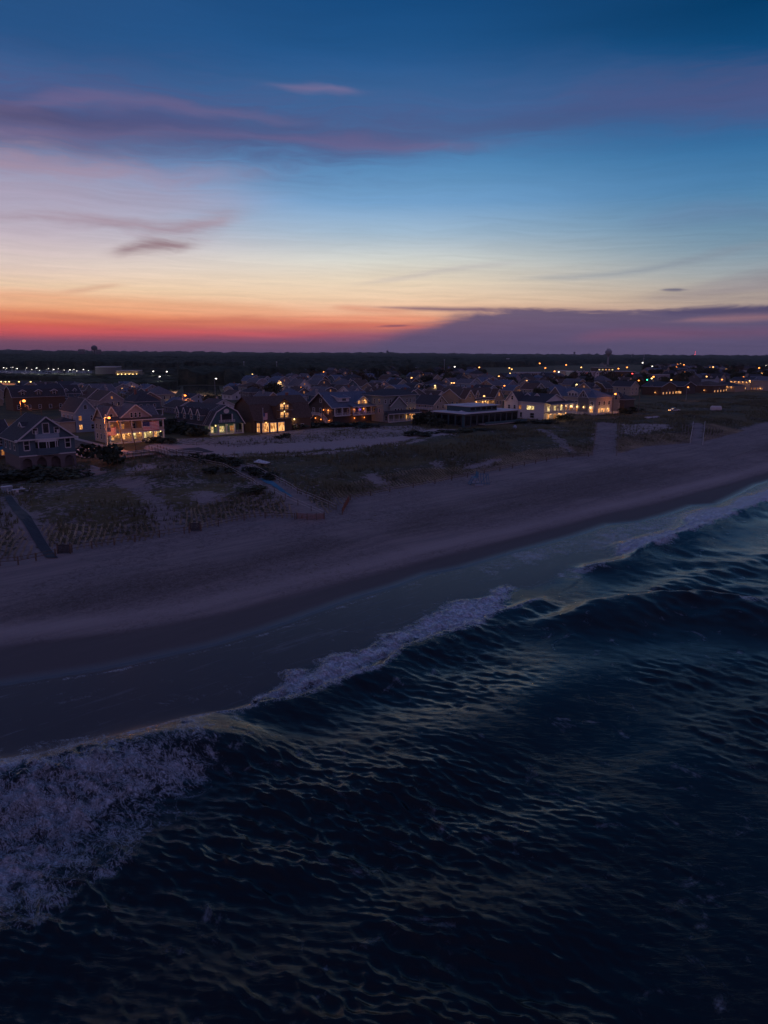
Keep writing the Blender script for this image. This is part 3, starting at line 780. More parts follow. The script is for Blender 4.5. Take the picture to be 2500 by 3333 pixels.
# ------------------------------------------------------------------ mesh builder
class MB:
    def __init__(s): s.v = []; s.f = []; s.mi = []; s.mats = []
    def mat_i(s, m):
        if m not in s.mats: s.mats.append(m)
        return s.mats.index(m)
    def add(s, vs, fs, m):
        o = len(s.v); i = s.mat_i(m)
        s.v += [tuple(p) for p in vs]; s.f += [tuple(a + o for a in f) for f in fs]; s.mi += [i] * len(fs)
    def box(s, x0, x1, y0, y1, z0, z1, m):
        s.add([(x0, y0, z0), (x1, y0, z0), (x1, y1, z0), (x0, y1, z0), (x0, y0, z1), (x1, y0, z1), (x1, y1, z1), (x0, y1, z1)],
              [(0, 3, 2, 1), (4, 5, 6, 7), (0, 1, 5, 4), (1, 2, 6, 5), (2, 3, 7, 6), (3, 0, 4, 7)], m)
    def prism(s, poly, l0, l1, axis, m):
        """poly: (u, z) points; swept from l0 to l1 along y (axis 'y') or x (axis 'x')"""
        n = len(poly)
        f = (lambda u, l, z: (u, l, z)) if axis == 'y' else (lambda u, l, z: (l, u, z))
        vs = [f(u, l0, z) for u, z in poly] + [f(u, l1, z) for u, z in poly]
        fs = [tuple(range(n))[::-1], tuple(range(n, 2 * n))] + [(i, (i + 1) % n, n + (i + 1) % n, n + i) for i in range(n)]
        s.add(vs, fs, m)
    def bar(s, a, b, r, m, r2=None, n=6):
        a = Vector(a); b = Vector(b); r2 = r if r2 is None else r2
        d = (b - a).normalized(); u = d.orthogonal().normalized(); w = d.cross(u)
        vs = []
        for p, q in ((a, r), (b, r2)):
            for k in range(n): vs.append(p + u * (q * cos(2 * pi * k / n)) + w * (q * sin(2 * pi * k / n)))
        fs = [(k, (k + 1) % n, n + (k + 1) % n, n + k) for k in range(n)] + [tuple(range(n))[::-1], tuple(range(n, 2 * n))]
        s.add(vs, fs, m)
    def ball(s, c, r, m, nu=8, nv=5, sz=1.0):
        vs = [(c[0], c[1], c[2] + r * sz)]
        for j in range(1, nv):
            t = pi * j / nv
            for i in range(nu): vs.append((c[0] + r * sin(t) * cos(2 * pi * i / nu), c[1] + r * sin(t) * sin(2 * pi * i / nu), c[2] + r * sz * cos(t)))
        vs.append((c[0], c[1], c[2] - r * sz)); L = len(vs) - 1
        fs = [(0, 1 + i, 1 + (i + 1) % nu) for i in range(nu)]
        for j in range(nv - 2):
            for i in range(nu):
                a = 1 + j * nu + i; b_ = 1 + j * nu + (i + 1) % nu
                fs.append((a, a + nu, b_ + nu, b_))
        a = 1 + (nv - 2) * nu
        fs += [(L, a + (i + 1) % nu, a + i) for i in range(nu)]
        s.add(vs, fs, m)
    def lathe(s, prof, m, c=(0, 0), n=14):
        vs = []
        for r, z in prof:
            for k in range(n): vs.append((c[0] + r * cos(2 * pi * k / n), c[1] + r * sin(2 * pi * k / n), z))
        fs = []
        for j in range(len(prof) - 1):
            for k in range(n): fs.append((j * n + k, j * n + (k + 1) % n, (j + 1) * n + (k + 1) % n, (j + 1) * n + k))
        fs += [tuple(range(n))[::-1], tuple(range((len(prof) - 1) * n, len(prof) * n))]
        s.add(vs, fs, m)
    def mesh(s, name):
        me = bpy.data.meshes.new(name); me.from_pydata(s.v, [], s.f)
        for m in s.mats: me.materials.append(m)
        me.polygons.foreach_set('material_index', s.mi); me.update()
        return me
    def build(s, name, parent=None, loc=None):
        o = bpy.data.objects.new(name, s.mesh(name))
        if loc is not None: o.location = loc
        return link(o, parent)

def light(parent, loc, power, colour, size=.25):
    ld = bpy.data.lights.new('lamp_glow', 'POINT'); ld.energy = power; ld.color = colour; ld.shadow_soft_size = size
    o = bpy.data.objects.new('lamp_glow', ld); o.location = loc
    return link(o, parent)

# ------------------------------------------------------------------ windows, shared meshes in unit size
def window_meshes(style):
    f = MB(); t = M['dark_metal'] if style == 'dark' else M['trim']; b = .10 if style not in ('wide', 'dark') else .05
    f.box(-.5 - b * .4, -.5 + b, -.07, 0, -.02, 1.0, t); f.box(.5 - b, .5 + b * .4, -.07, 0, -.02, 1.0, t)
    f.box(-.5 + b, .5 - b, -.068, 0, .94, 1.02, t); f.box(-.5 + b, .5 - b, -.09, 0, -.05, .05, t)
    if style == 'sash': f.box(-.5 + b, .5 - b, -.055, -.01, .48, .53, t)
    if style == 'grid':
        f.box(-.5 + b, .5 - b, -.055, -.01, .48, .53, t); f.box(-.03, .03, -.05, -.012, .05, .94, t)
    if style == 'wide':
        for q in (-.17, .17): f.box(q - .012, q + .012, -.055, -.01, .05, .94, t)
    if style == 'door': f.box(-.5 + b, .5 - b, -.055, -.01, .38, .42, t)
    fm = f.mesh('window'); pm = {}
    for k in ('glass', 'warm', 'warm_dim', 'pale_lit'):
        p = MB(); p.box(-.5 + b, .5 - b, -.035, -.02, .05, .94, M[k]); pm[k] = p.mesh('pane')
    return fm, pm
WIN = {k: window_meshes(k) for k in ('sash', 'grid', 'wide', 'plain', 'door', 'dark')}
FACES = {'F': (0, lambda w, d, u: (u, -d / 2)), 'L': (-pi / 2, lambda w, d, u: (-w / 2, -u)), 'R': (pi / 2, lambda w, d, u: (w / 2, u)), 'B': (pi, lambda w, d, u: (-u, d / 2))}

def win(parent, blk, face, u, z, w, h, lit='glass', style='sash', name='window', sub=True):
    cx, cy, bw, bd = blk
    rz, f = FACES[face]
    x, y = f(bw + .012, bd + .012, u)
    fm, pm = WIN[style]
    o = bpy.data.objects.new(name, fm); o.location = (cx + x, cy + y, z); o.rotation_euler = (0, 0, rz); o.scale = (w, 1, h)
    link(o, parent)
    if sub:
        link(bpy.data.objects.new('pane', pm[lit]), o)
    else:
        q = bpy.data.objects.new('pane', pm[lit]); q.location = o.location; q.rotation_euler = o.rotation_euler; q.scale = o.scale; link(q, parent)
    return o

def roof_segments(kind, b, h, rise, ov):
    if kind == 'gambrel': top = [(-b, h), (-b * .60, h + rise * .66), (0, h + rise), (b * .60, h + rise * .66), (b, h)]
    elif kind == 'shed': top = [(-b, h), (b, h + rise)]
    else: top = [(-b, h), (0, h + rise), (b, h)]
    return top

def block(root, cx, cy, w, d, h, rise, axis='y', kind='gable', z0=0.0, wall='white', roof='roof_dark', trim=True, ov=.45, wname='wall', rname='roof', sub=False):
    """one volume of a house; front face at -y; returns what win() needs"""
    b = (w if axis == 'y' else d) / 2; L = (d if axis == 'y' else w) / 2
    lc = (cy if axis == 'y' else cx); uc = (cx if axis == 'y' else cy)
    wl = MB(); rf = MB(); tr = MB()
    wm, rm, tm = M[wall], M[roof], M['trim']
    if kind in ('hip', 'flat'):
        wl.box(cx - w / 2, cx + w / 2, cy - d / 2, cy + d / 2, z0, z0 + h, wm)
        X0, X1, Y0, Y1 = cx - w / 2 - ov, cx + w / 2 + ov, cy - d / 2 - ov, cy + d / 2 + ov
        zt = z0 + h + .005
        if kind == 'flat':
            rf.box(X0 + .05, X1 - .05, Y0 + .05, Y1 - .05, zt, zt + .3, rm)
            tr.box(X0, X1, Y0, Y0 + .06, zt, zt + .42, tm); tr.box(X0, X1, Y1 - .06, Y1, zt, zt + .42, tm)
            tr.box(X0, X0 + .06, Y0 + .06, Y1 - .06, zt, zt + .42, tm); tr.box(X1 - .06, X1, Y0 + .06, Y1 - .06, zt, zt + .42, tm)
        else:
            g = min(w, d) / 2 + ov
            if w >= d: p, q = (X0 + g, cy), (X1 - g, cy)
            else: p, q = (cx, Y0 + g), (cx, Y1 - g)
            vs = [(X0, Y0, zt), (X1, Y0, zt), (X1, Y1, zt), (X0, Y1, zt), (X0, Y0, zt + .2), (X1, Y0, zt + .2), (X1, Y1, zt + .2), (X0, Y1, zt + .2), (*p, zt + rise), (*q, zt + rise)]
            fs = [(0, 3, 2, 1), (0, 1, 5, 4), (1, 2, 6, 5), (2, 3, 7, 6), (3, 0, 4, 7)]
            fs += [(4, 5, 9, 8), (6, 7, 8, 9), (5, 6, 9), (7, 4, 8)] if w >= d else [(4, 5, 8), (5, 6, 9, 8), (6, 7, 9), (7, 4, 8, 9)]
            rf.add(vs, fs, rm)
            e = .03
            tr.box(X0 - e, X1 + e, Y0 - e, Y0 + .01, zt + .02, zt + .17, tm); tr.box(X0 - e, X0 + .01, Y0 + .01, Y1 + e, zt + .02, zt + .17, tm)
            tr.box(X1 - .01, X1 + e, Y0 + .01, Y1 + e, zt + .02, zt + .17, tm)
    else:
        top = roof_segments(kind, b, h, rise, ov)
        poly = [(-b, 0), (b, 0)] + top[::-1]
        wl.prism([(uc + u, z0 + z) for u, z in poly], lc - L, lc + L, axis, wm)
        n = len(top) - 1
        for i in range(n):
            (u0, a0), (u1, a1) = top[i], top[i + 1]
            sl = sqrt((u1 - u0) ** 2 + (a1 - a0) ** 2); tx, tz = (u1 - u0) / sl, (a1 - a0) / sl; nx, nz = -tz, tx
            e0 = ov if i == 0 else 0; e1 = ov if i == n - 1 else 0
            p = (u0 - tx * e0, a0 - tz * e0); q = (u1 + tx * e1, a1 + tz * e1)
            def slab(t0, t1, x0=0, x1=0):
                return [(uc + p[0] - tx * x0 + nx * t0, z0 + p[1] - tz * x0 + nz * t0), (uc + q[0] + tx * x1 + nx * t0, z0 + q[1] + tz * x1 + nz * t0),
                        (uc + q[0] + tx * x1 + nx * t1, z0 + q[1] + tz * x1 + nz * t1), (uc + p[0] - tx * x0 + nx * t1, z0 + p[1] - tz * x0 + nz * t1)]
            rf.prism(slab(.012, .19), lc - L - ov, lc + L + ov, axis, rm)
            if trim:
                tr.prism(slab(-.09, .215, .02, .02), lc - L - ov - .09, lc - L - ov - .004, axis, tm)
                tr.prism(slab(-.09, .215, .02, .02), lc + L + ov + .004, lc + L + ov + .09, axis, tm)
                if i in (0, n - 1):        # gutter board along the eave
                    uu, zz = (p if i == 0 else q); sg = -1 if i == 0 else 1
                    a = uc + uu + sg * .02; b_ = uc + uu + sg * .10
                    z_ = z0 + zz
                    if axis == 'y': tr.box(min(a, b_), max(a, b_), lc - L - ov, lc + L + ov, z_ - .06, z_ + .17, tm)
                    else: tr.box(lc - L - ov, lc + L + ov, min(a, b_), max(a, b_), z_ - .06, z_ + .17, tm)
    wo_ = wl.build(wname, root); ro = rf.build(rname, root)
    if trim and tr.v: tr.build('roof_trim', ro if not sub else root)
    return (cx, cy, w, d)

def chimney(roof_parent, x, y, z0, z1, m='red_brown'):
    c = MB(); c.box(x - .45, x + .45, y - .35, y + .35, z0, z1, M[m]); c.box(x - .52, x + .52, y - .42, y + .42, z1, z1 + .2, M['concrete'])
    c.build('chimney', roof_parent)

def dormer(root, x, y, z, w=2.0, d=2.6, h=1.4, rise=1.2, face='F', wall='white', roof='roof_dark', lit='glass'):
    """a small gabled volume standing on a roof; its own part with wall, roof, window below it"""
    g = bpy.data.objects.new('dormer', None); g.location = (x, y, z); g.rotation_euler = (0, 0, FACES[face][0]); link(g, root)
    b = block(g, 0, d / 2, w, d, h, rise, 'y', 'gable', 0, wall, roof, True, .2, sub=True)
    win(g, b, 'F', 0, .25, w * .45, h * .9, lit, 'sash', sub=False)
    return g

def lantern(root, x, y, z, colour='bulb_warm', power=8, lc=WARM, r=.16, name='lantern'):
    b = MB(); b.ball((0, 0, 0), r, M[colour], 8, 5, 1.4); b.box(-.05, .05, -.05, .05, r * 1.3, r * 1.3 + .15, M['dark_metal'])
    o = b.build(name, root, (x, y, z))
    if power: light(o, (0, -.25, -.05), power * 2.2, lc, r)
    return o

def railing(root, pts, z, h=1.0, m='trim', step=.16, name='railing'):
    b = MB()
    for (x0, y0, *q0), (x1, y1, *q1) in zip(pts[:-1], pts[1:]):
        za = z + (q0[0] if q0 else 0); zb = z + (q1[0] if q1 else 0)
        L = sqrt((x1 - x0) ** 2 + (y1 - y0) ** 2); n = max(1, int(L / step))
        b.bar((x0, y0, za + h), (x1, y1, zb + h), .05, M[m], n=4); b.bar((x0, y0, za + .12), (x1, y1, zb + .12), .04, M[m], n=4)
        for k in range(n + 1):
            t = k / n; x = x0 + (x1 - x0) * t; y = y0 + (y1 - y0) * t; zz = za + (zb - za) * t
            r = .06 if k % 12 == 0 else .022
            b.box(x - r, x + r, y - r, y + r, zz + .02, zz + h, M[m])
    return b.build(name, root)

def porch(root, x0, x1, yf, yb, z, h, n, roof='roof_dark', rise=.8, col='trim', rail=True, cr=.16, roofed=True, floor_t=.25, side=None):
    """a gallery in front of a wall: floor, posts, rail and a sloping roof"""
    f = MB(); f.box(x0, x1, yf, yb - .01, z - floor_t, z, M['deck']); f.box(x0 - .03, x1 + .03, yf - .05, yf - .003, z - floor_t - .1, z + .02, M['trim']); f.build('porch_floor', root)
    for k in range(n):
        x = x0 + cr + (x1 - x0 - 2 * cr) * k / max(1, n - 1)
        c = MB(); c.box(x - cr, x + cr, yf + .05, yf + .05 + 2 * cr, z + .004, z + h - .25, M[col]); c.box(x - cr - .05, x + cr + .05, yf, yf + .1 + 2 * cr, z + h - .25, z + h - .12, M[col]); c.build('column', root)
    if roofed:
        r = MB(); r.prism([(yf - .4, z + h), (yb - .01, z + h + rise), (yb - .01, z + h + rise + .18), (yf - .4, z + h + .18)], x0 - .35, x1 + .35, 'x', M[roof])
        r.build('porch_roof', root)
        t = MB(); t.box(x0 - .38, x1 + .38, yf - .5, yf - .41, z + h - .08, z + h + .2, M['trim']); t.box(x0, x1, yf + .03, yf + .2, z + h - .18, z + h - .02, M['trim']); t.build('porch_beam', root)
    if rail: railing(root, [(x0 + .1, yf + .12), (x1 - .1, yf + .12)], z, .95, 'trim', .22)

def place(cx, cy, z=None):
    """an Empty set on the ground where pixel cx, cy shows it, turned to the shore"""
    p = Pg(cx, cy) if z is None else P(cx, cy, z)
    return p

def dim_from(cxy, xr=None, xl=None, yt=None):
    """width along the shore, depth inland and height of a box whose nearest foot is at pixel cxy"""
    c = Pg(*cxy); res = []
    def bis(f, target, lo, hi):
        sgn = 1 if f(hi) > f(lo) else -1
        for _ in range(50):
            m = (lo + hi) / 2
            if (f(m) - target) * sgn > 0: hi = m
            else: lo = m
        return (lo + hi) / 2
    w = bis(lambda t: proj((c[0] + SD[0] * t, c[1] + SD[1] * t, c[2]))[0], xr, .5, 80) if xr else None
    d = bis(lambda t: proj((c[0] + ND[0] * t, c[1] + ND[1] * t, c[2]))[0], xl, .5, 40) if xl else None
    h = bis(lambda t: proj((c[0], c[1], c[2] + t))[1], yt, .2, 40) if yt else None
    return c, w, d, h

def house_at(name, label, corner, xr, d, ye, cat='house', group=None, dd=None, w=None):
    """root Empty at the middle of the plan; corner pixel is the foot of the front left corner"""
    c, w_, d_, h = dim_from(corner, xr if w is None else None, None, ye)
    w = w or w_
    m = c[:2] + SD * w / 2 + ND * d / 2
    o = empty(name, (m[0], m[1], c[2] - .3), COAST)
    tag(o, label, cat, group)
    OCC.append((m[0], m[1], max(w, d) * .62))
    return o, w, h + .3
OCC = []      # footprints already taken

# ------------------------------------------------------------------ the front row of houses, from left to right
def front_row():
    # dark roofs just behind the first house
    r, w, h = house_at('beach_house', 'blue grey shingled house over stone arches with bow window and balcony at far left', (68, 1531), 250, 13, 1433)
    d = 13
    base = 3.4
    st = MB()
    n_ar = 4
    st.box(-w / 2 + .3, w / 2 - .3, -d / 2 + 1.6, d / 2, 0, base, M['stone'])
    # arcade: piers with arched heads
    pw = w / n_ar
    for k in range(n_ar):
        xa = -w / 2 + k * pw
        pts = [(xa + .05, 0), (xa + .5, 0), (xa + .5, 1.7)]
        for q in range(9):
            t = pi - pi * q / 8; pts.append((xa + pw / 2 + (pw / 2 - .5) * cos(t), 1.7 + 1.2 * sin(t)))
        pts += [(xa + pw - .5, 0), (xa + pw - .05, 0), (xa + pw - .05, base - .01), (xa + .05, base - .01)]
        st.prism(pts, -d / 2 - .05, -d / 2 + .5, 'x' if False else 'x', M['stone']) if False else None
        n = len(pts)
        vs = [(u, -d / 2, z) for u, z in pts] + [(u, -d / 2 + .5, z) for u, z in pts]
        # split in quads over the opening so that the arch stays open
        for i in range(2, 11):
            a, b_ = pts[i], pts[i + 1]
            st.add([(a[0], -d / 2, a[1]), (b_[0], -d / 2, b_[1]), (b_[0], -d / 2, base), (a[0], -d / 2, base), (a[0], -d / 2 + .5, a[1]), (b_[0], -d / 2 + .5, b_[1]), (b_[0], -d / 2 + .5, base), (a[0], -d / 2 + .5, base)],
                   [(0, 1, 2, 3), (5, 4, 7, 6), (0, 4, 5, 1)], M['stone'])
        st.box(xa, xa + .5, -d / 2, -d / 2 + .5, 0, base, M['stone']); st.box(xa + pw - .5, xa + pw, -d / 2, -d / 2 + .5, 0, base, M['stone'])
    st.build('arcade', r)
    up = block(r, 0, 0, w, d, h - base, 4.9, 'y', 'gable', base, 'blue_shingle', 'roof_dark', ov=.7)
    bt = MB(); bt.box(-w / 2 - .7, w / 2 + .7, -d / 2 - .72, -d / 2 - .02, h - .25, h + .05, M['trim']); bt.box(-w / 2 - .05, w / 2 + .05, -d / 2 - .12, -d / 2 - .01, base - .1, base + .15, M['trim']); bt.build('belt_board', r)
    # bow window bay
    bow = MB(); R = w * .21
    arc = [(-R + 2 * R * q / 10, -d / 2 - 1.3 * sin(pi * q / 10) ** .7) for q in range(11)]
    for (xa, ya), (xb, yb) in zip(arc[:-1], arc[1:]):
        bow.add([(xa, ya, base + .1), (xb, yb, base + .1), (xb, yb, base + 1.7), (xa, ya, base + 1.7)], [(0, 1, 2, 3)], M['blue_shingle'])
        bow.add([(xa, ya, h - .7), (xb, yb, h - .7), (xb, yb, h), (xa, ya, h)], [(0, 1, 2, 3)], M['trim'])
        bow.add([(xa, ya, base + .1), (xb, yb, base + .1), (xb, -d / 2, base + .1), (xa, -d / 2, base + .1)], [(0, 1, 2, 3)], M['trim'])
        bow.add([(xa, ya, h), (xb, yb, h), (xb, -d / 2, h), (xa, -d / 2, h)], [(3, 2, 1, 0)], M['trim'])
    bow.box(-R, R, -d / 2 - .02, -d / 2 - .012, base, h, M['blue_shingle']) if False else None
    tag(bow.build('bow_bay', r), kind='stuff')
    for q in range(0, 10, 1):
        (xa, ya), (xb, yb) = arc[q], arc[q + 1]
        p = MB(); p.add([(xa, ya + .03, base + 1.7), (xb, yb + .03, base + 1.7), (xb, yb + .03, h - .7), (xa, ya + .03, h - .7)], [(0, 1, 2, 3)], M['glass']); p.build('bay_pane', r)
        if q in (0, 3, 4, 7, 8): pm = MB(); pm.box(xb - .09, xb + .09, yb - .06, yb + .06, base + 1.7, h - .7, M['trim']); pm.build('mullion', r)
    # balcony in the gable
    ba = MB(); ba.box(-w * .21, w * .21, -d / 2 - .75, -d / 2 - .05, h + .06, h + 1.1, M['pale_blue']); ba.build('balcony', r)
    for u in (-w * .21 + .2, w * .21 - .2): c = MB(); c.box(u - .18, u + .18, -d / 2 - .7, -d / 2 - .35, h + 1.11, h + 2.6 if False else h + 1.9, M['trim']); c.build('column', r)
    win(r, up, 'F', 0, h + 1.15, 1.5, 2.4, 'glass', 'plain'); win(r, up, 'F', -2.4, h + 1.2, 1.2, 1.3); win(r, up, 'F', 2.4, h + 1.2, 1.2, 1.3)
    win(r, up, 'F', -w * .36, base + 1.3, 1.3, 2.5); win(r, up, 'F', w * .37, base + 1.3, 1.3, 2.5)
    for u in (-3.5, 0, 3.5): win(r, up, 'L', u, base + 1.2, 1.1, 2.3)
    dormer(r, -w * .3, -1.0, h + .6, 2.4, 4, 2.0, .8, 'L', 'pale_blue'); dormer(r, w * .3, 1.0, h + .6, 2.4, 4, 2.0, .8, 'R', 'pale_blue')
    # steps and terrace walls in front
    r2 = empty('terrace', tuple(Pg(255, 1545)), COAST); tag(r2, 'low stone terrace with stepped walls beside the arched house', 'terrace')
    t = MB()
    for x0, x1, y0, y1, zz in ((-4, 5, 0, .5, .9), (-4, -3.5, .51, 5, .9), (-1, 5.5, -2.6, -2.1, .6), (4.6, 5.1, .51, 5, 1.0)):
        t.box(x0, x1, y0, y1, -.5, zz, M['concrete'])
    t.build('wall', r2)
    t = MB(); t.box(-3.45, 4.55, .55, 5, -.5, .3, M['deck']); t.build('floor', r2)
    for k in range(4): t = MB(); t.box(.5, 3.2, -.4 - .5 * k, .0 - .5 * k, -.5, .55 - .17 * k, M['concrete']); t.build('step', r2)

    # neighbour to the left, mostly cut by the frame
    r, w, h = house_at('beach_house', 'dark shingled house cut by the left edge of the picture behind a blue awning', (-95, 1500), 40, 12, 1425)
    b = block(r, 0, 0, w, 12, h, 3.4, 'x', 'gable', 0, 'brown_shingle', 'roof_dark', ov=.6)
    win(r, b, 'F', w * .3, 1.0, 1.4, 1.8, 'warm_dim'); win(r, b, 'F', -1, 3.9, 1.4, 1.6); win(r, b, 'F', w * .3, 3.9, 1.4, 1.6)
    aw = MB(); aw.prism([(-7.4, 2.6), (-6.1, 3.3), (-6.1, 3.36), (-7.4, 2.66)], w * .1, w * .5 + 1.5, 'x', M['blue_paint']); aw.build('awning', r)

    # the flag house
    r, w, h = house_at('porch_house', 'cream two storey porch house hung with a big striped flag, verandas lit in orange', (360, 1447), 537, 12, 1373)
    d = 12; pd = 3.0
    fl = h * .52
    b = block(r, 0, pd / 2, w * .96, d - pd, h - .3, 3.9, 'x', 'gable', 0, 'cream', 'roof_grey', ov=.6)
    porch(r, -w / 2, w / 2, -d / 2, -d / 2 + pd, .6, fl - .85, 6, roofed=False, cr=.2)
    porch(r, -w / 2, w / 2, -d / 2, -d / 2 + pd, fl, h - fl, 6, 'roof_brown', .9, cr=.2, rail=False)
    pr = MB(); pr.box(-w / 2, w / 2, -d / 2 + .02, -d / 2 + .14, fl + .05, fl + 1.0, M['cream']); pr.build('parapet', r)
    g = block(r, w * .02, -1.2, w * .52, 6.5, .8, 3.4, 'y', 'gable', h + .3, 'lilac', 'roof_grey', ov=.5, wname='gable_wall', rname='gable_roof')
    for u in (-1.3, 0, 1.3): win(r, g, 'F', u, h + .75, .8, 1.5)
    for k in range(5):
        u = -w * .4 + w * .2 * k
        win(r, b, 'F', u, 1.0, 1.5, 2.0, 'pale_lit' if k in (2, 3) else 'warm', 'door' if k % 2 else 'grid'); win(r, b, 'F', u, fl + .3, 1.5, 2.0, 'glass' if k > 1 else 'warm_dim', 'grid')
        lantern(r, u + w * .1, -d / 2 + pd - .35, 2.9, 'bulb_warm' if k < 3 else 'bulb_yellow', 26, WARM if k < 3 else YELLOW, .14)
    lg = block(r, -w * .36, 2.5, 4, 9, h + .6, 3.4, 'y', 'gable', 0, 'lilac', 'roof_grey', ov=.4, wname='wing_wall', rname='wing_roof')
    win(r, lg, 'F', 0, h + .5, 1.1, 1.4)
    for u in (-3, 0, 3): win(r, b, 'L', u, 1.2, 1.2, 1.7); win(r, b, 'L', u, fl + .4, 1.2, 1.7)
    # striped flag on the porch: a thing of its own hanging on the rail
    make_flag('striped_flag', 'large red and white striped flag with blue canton draped over the upper porch rail', r, (w * .10, -d / 2 - .12, fl + .15), 5.2, 2.7, hang=True)

    # behind it to the left
    r, w, h = house_at('gabled_house', 'pale two storey house with a pointed gable left of the flag house, one window glowing', (250, 1408), 318, 14, 1341)
    b = block(r, 0, 0, w, 14, h, 4.2, 'y', 'gable', 0, 'pale_blue', 'roof_dark')
    win(r, b, 'F', -2, 1.2, 1.2, 1.7, 'warm'); win(r, b, 'F', 2, 1.2, 1.2, 1.7); win(r, b, 'F', -2, 4.2, 1.2, 1.7, 'warm_dim'); win(r, b, 'F', 2, 4.2, 1.2, 1.7); win(r, b, 'F', 0, h + .8, 1.2, 1.4)
    for u in (-4, 0, 4): win(r, b, 'L', u, 4.2, 1.2, 1.6); win(r, b, 'L', u, 1.2, 1.2, 1.6)
    block(r, -w / 2 - 2.6, -3, 5, 7, h * .55, 1.4, 'x', 'hip', 0, 'cream', 'roof_dark', wname='wing_wall', rname='wing_roof')

    r, w, h = house_at('gambrel_house', 'dark brown barn roofed house with white framed windows behind the orange street lamp', (45, 1338), 215, 12, 1292, w=None)
    b = block(r, 0, 0, w, 12, h, 4.6, 'x', 'gambrel', 0, 'brown_shingle', 'roof_dark')
    for k in range(5): win(r, b, 'F', -w * .4 + w * .2 * k, 1, 1.3, 1.8)
    for k in range(3): dormer(r, -w * .3 + w * .3 * k, -5.6, h + .3, 2.8, 4, 1.9, .8, 'F', 'brown_shingle')

    # the teal barn-roofed house
    r, w, h = house_at('gambrel_house', 'teal shingled gambrel house with four pointed dormers along its side and a glowing front porch', (683, 1418), 794, 20, 1383)
    d = 24; r.location = (*(np.array(r.location[:2]) + ND * 2), r.location[2]); pd = 3.2
    b = block(r, 0, pd / 2, w, d - pd, h, 6.0, 'y', 'gambrel', 0, 'teal_shingle', 'roof_dark', ov=.5)
    up = block(r, 0, -d / 2 + pd / 2 + .0, w, pd - .1, .02, 6.0, 'y', 'gambrel', h, 'teal_shingle', 'roof_dark', ov=.5, wname='gable_wall', rname='gable_roof')
    porch(r, -w / 2, w / 2, -d / 2, -d / 2 + pd, .5, h - .6, 5, roofed=False, cr=.22)
    for k, u in enumerate((-w * .33, -w * .02, w * .3)):
        win(r, b, 'F', u, .7, 2.0, 2.1, 'pale_lit' if k < 2 else 'warm_dim', 'grid')
    for u in (-w * .25, w * .08): lantern(r, u, -d / 2 + 1.7, h - .6, 'bulb_yellow', 60, (1, .72, .30), .16, 'ceiling_lamp')
    ov_ = MB(); ov_.lathe([(.9, 0), (.95, .1)], M['trim'], n=20); o = ov_.build('oval_vent', r, (0, -d / 2 - .03, h + 4.2)); o.rotation_euler = (pi / 2, 0, 0); o.scale = (1.1, .8, 1)
    lo = MB(); lo.box(-2.3, 2.3, -d / 2 - .04, -d / 2 - .012, h + .9, h + 3.2, M['glass']); lo.build('loggia', r)
    for u in (-2.1, 2.1): c = MB(); c.box(u - .18, u + .18, -d / 2 - .3, -d / 2 - .05, h + .6, h + 3.2, M['trim']); c.build('column', r)
    railing(r, [(-3, -d / 2 - .35), (3, -d / 2 - .35)], h + .5, .8)
    for k in range(4): dormer(r, -w / 2 - .35, d / 2 - 2.5 - 5 * k, h + .9, 2.6, 3.4, 1.9, 1.9, 'L', 'blue_shingle')
    for k in range(5): win(r, b, 'L', -9 + 4 * k, .8, 1.1, 1.8, 'warm_dim' if k > 3 else 'glass')

    # brown shingle house
    r, w, h = house_at('shingle_house', 'sprawling dark brown shingle house with stacked lit balconies and a glowing sun room', (830, 1409), 1012, 14, 1366)
    d = 14
    b = block(r, 0, 0, w, d, h, 7.2, 'x', 'gambrel', 0, 'brown_shingle', 'roof_brown', trim=False, ov=.6)
    b2 = block(r, -w * .02, -d / 2 + 1.0, 6.4, 4.2, h + 4.4, 2.2, 'y', 'gable', 0, 'brown_shingle', 'roof_brown', trim=False, wname='tower_wall', rname='tower_roof')
    fy = -d / 2 + 1.0 - 2.1
    for zz in (h + .2, h + 3.0):
        win(r, b2, 'F', -.9, zz, 1.5, 2.0, 'warm', 'door'); win(r, b2, 'F', 1.2, zz, 1.6, 1.6, 'warm', 'grid')
        bm = MB(); bm.box(-w * .02 - 3.1, -w * .02 + 3.1, fy - 1.3, fy - .02, zz - .25, zz - .1, M['deck']); bm.build('balcony', r)
        railing(r, [(-w * .02 - 3.0, fy - 1.2), (-w * .02 + 3.0, fy - 1.2)], zz - .1, .9, 'wood_post')
        lantern(r, -w * .02, fy - .3, zz + 2.1, 'bulb_yellow', 16, WARM, .15)
    b3 = block(r, -w * .27, -d / 2 - 1.6, w * .42, 3.2, h - .6, .8, 'x', 'flat', 0, 'dark_wood', 'roof_brown', trim=False, wname='sunroom_wall', rname='sunroom_roof')
    for k in range(3): win(r, b3, 'F', (-1 + k) * w * .135, .5, w * .115, h - 1.5, 'warm', 'wide')
    win(r, b3, 'L', 0, .5, 2.2, h - 1.5, 'warm', 'grid')
    lantern(r, w * .18, -d / 2 - .5, h - .7, 'bulb_yellow', 40, (1, .6, .25), .2)
    for k in range(3): win(r, b, 'F', w * (.08 + .13 * k), .8, 1.3, 1.5, 'glass')
    lantern(r, -w * .4, -d / 2 - 3.5, h - .9, 'bulb_warm', 14)
    chimney(r, w * .3, 1, h + 4, h + 8.2)

    # craftsman house with outside stairs
    r, w, h = house_at('craftsman_house', 'dark timber house with white outside stairs, long veranda and lanterns, one blue light', (1083, 1379), 1218, 15, 1324)
    d = 15; f1 = h * .5
    b = block(r, 0, 0, w, d, h, 5.0, 'x', 'gable', 0, 'dark_wood', 'roof_blue', ov=1.0)
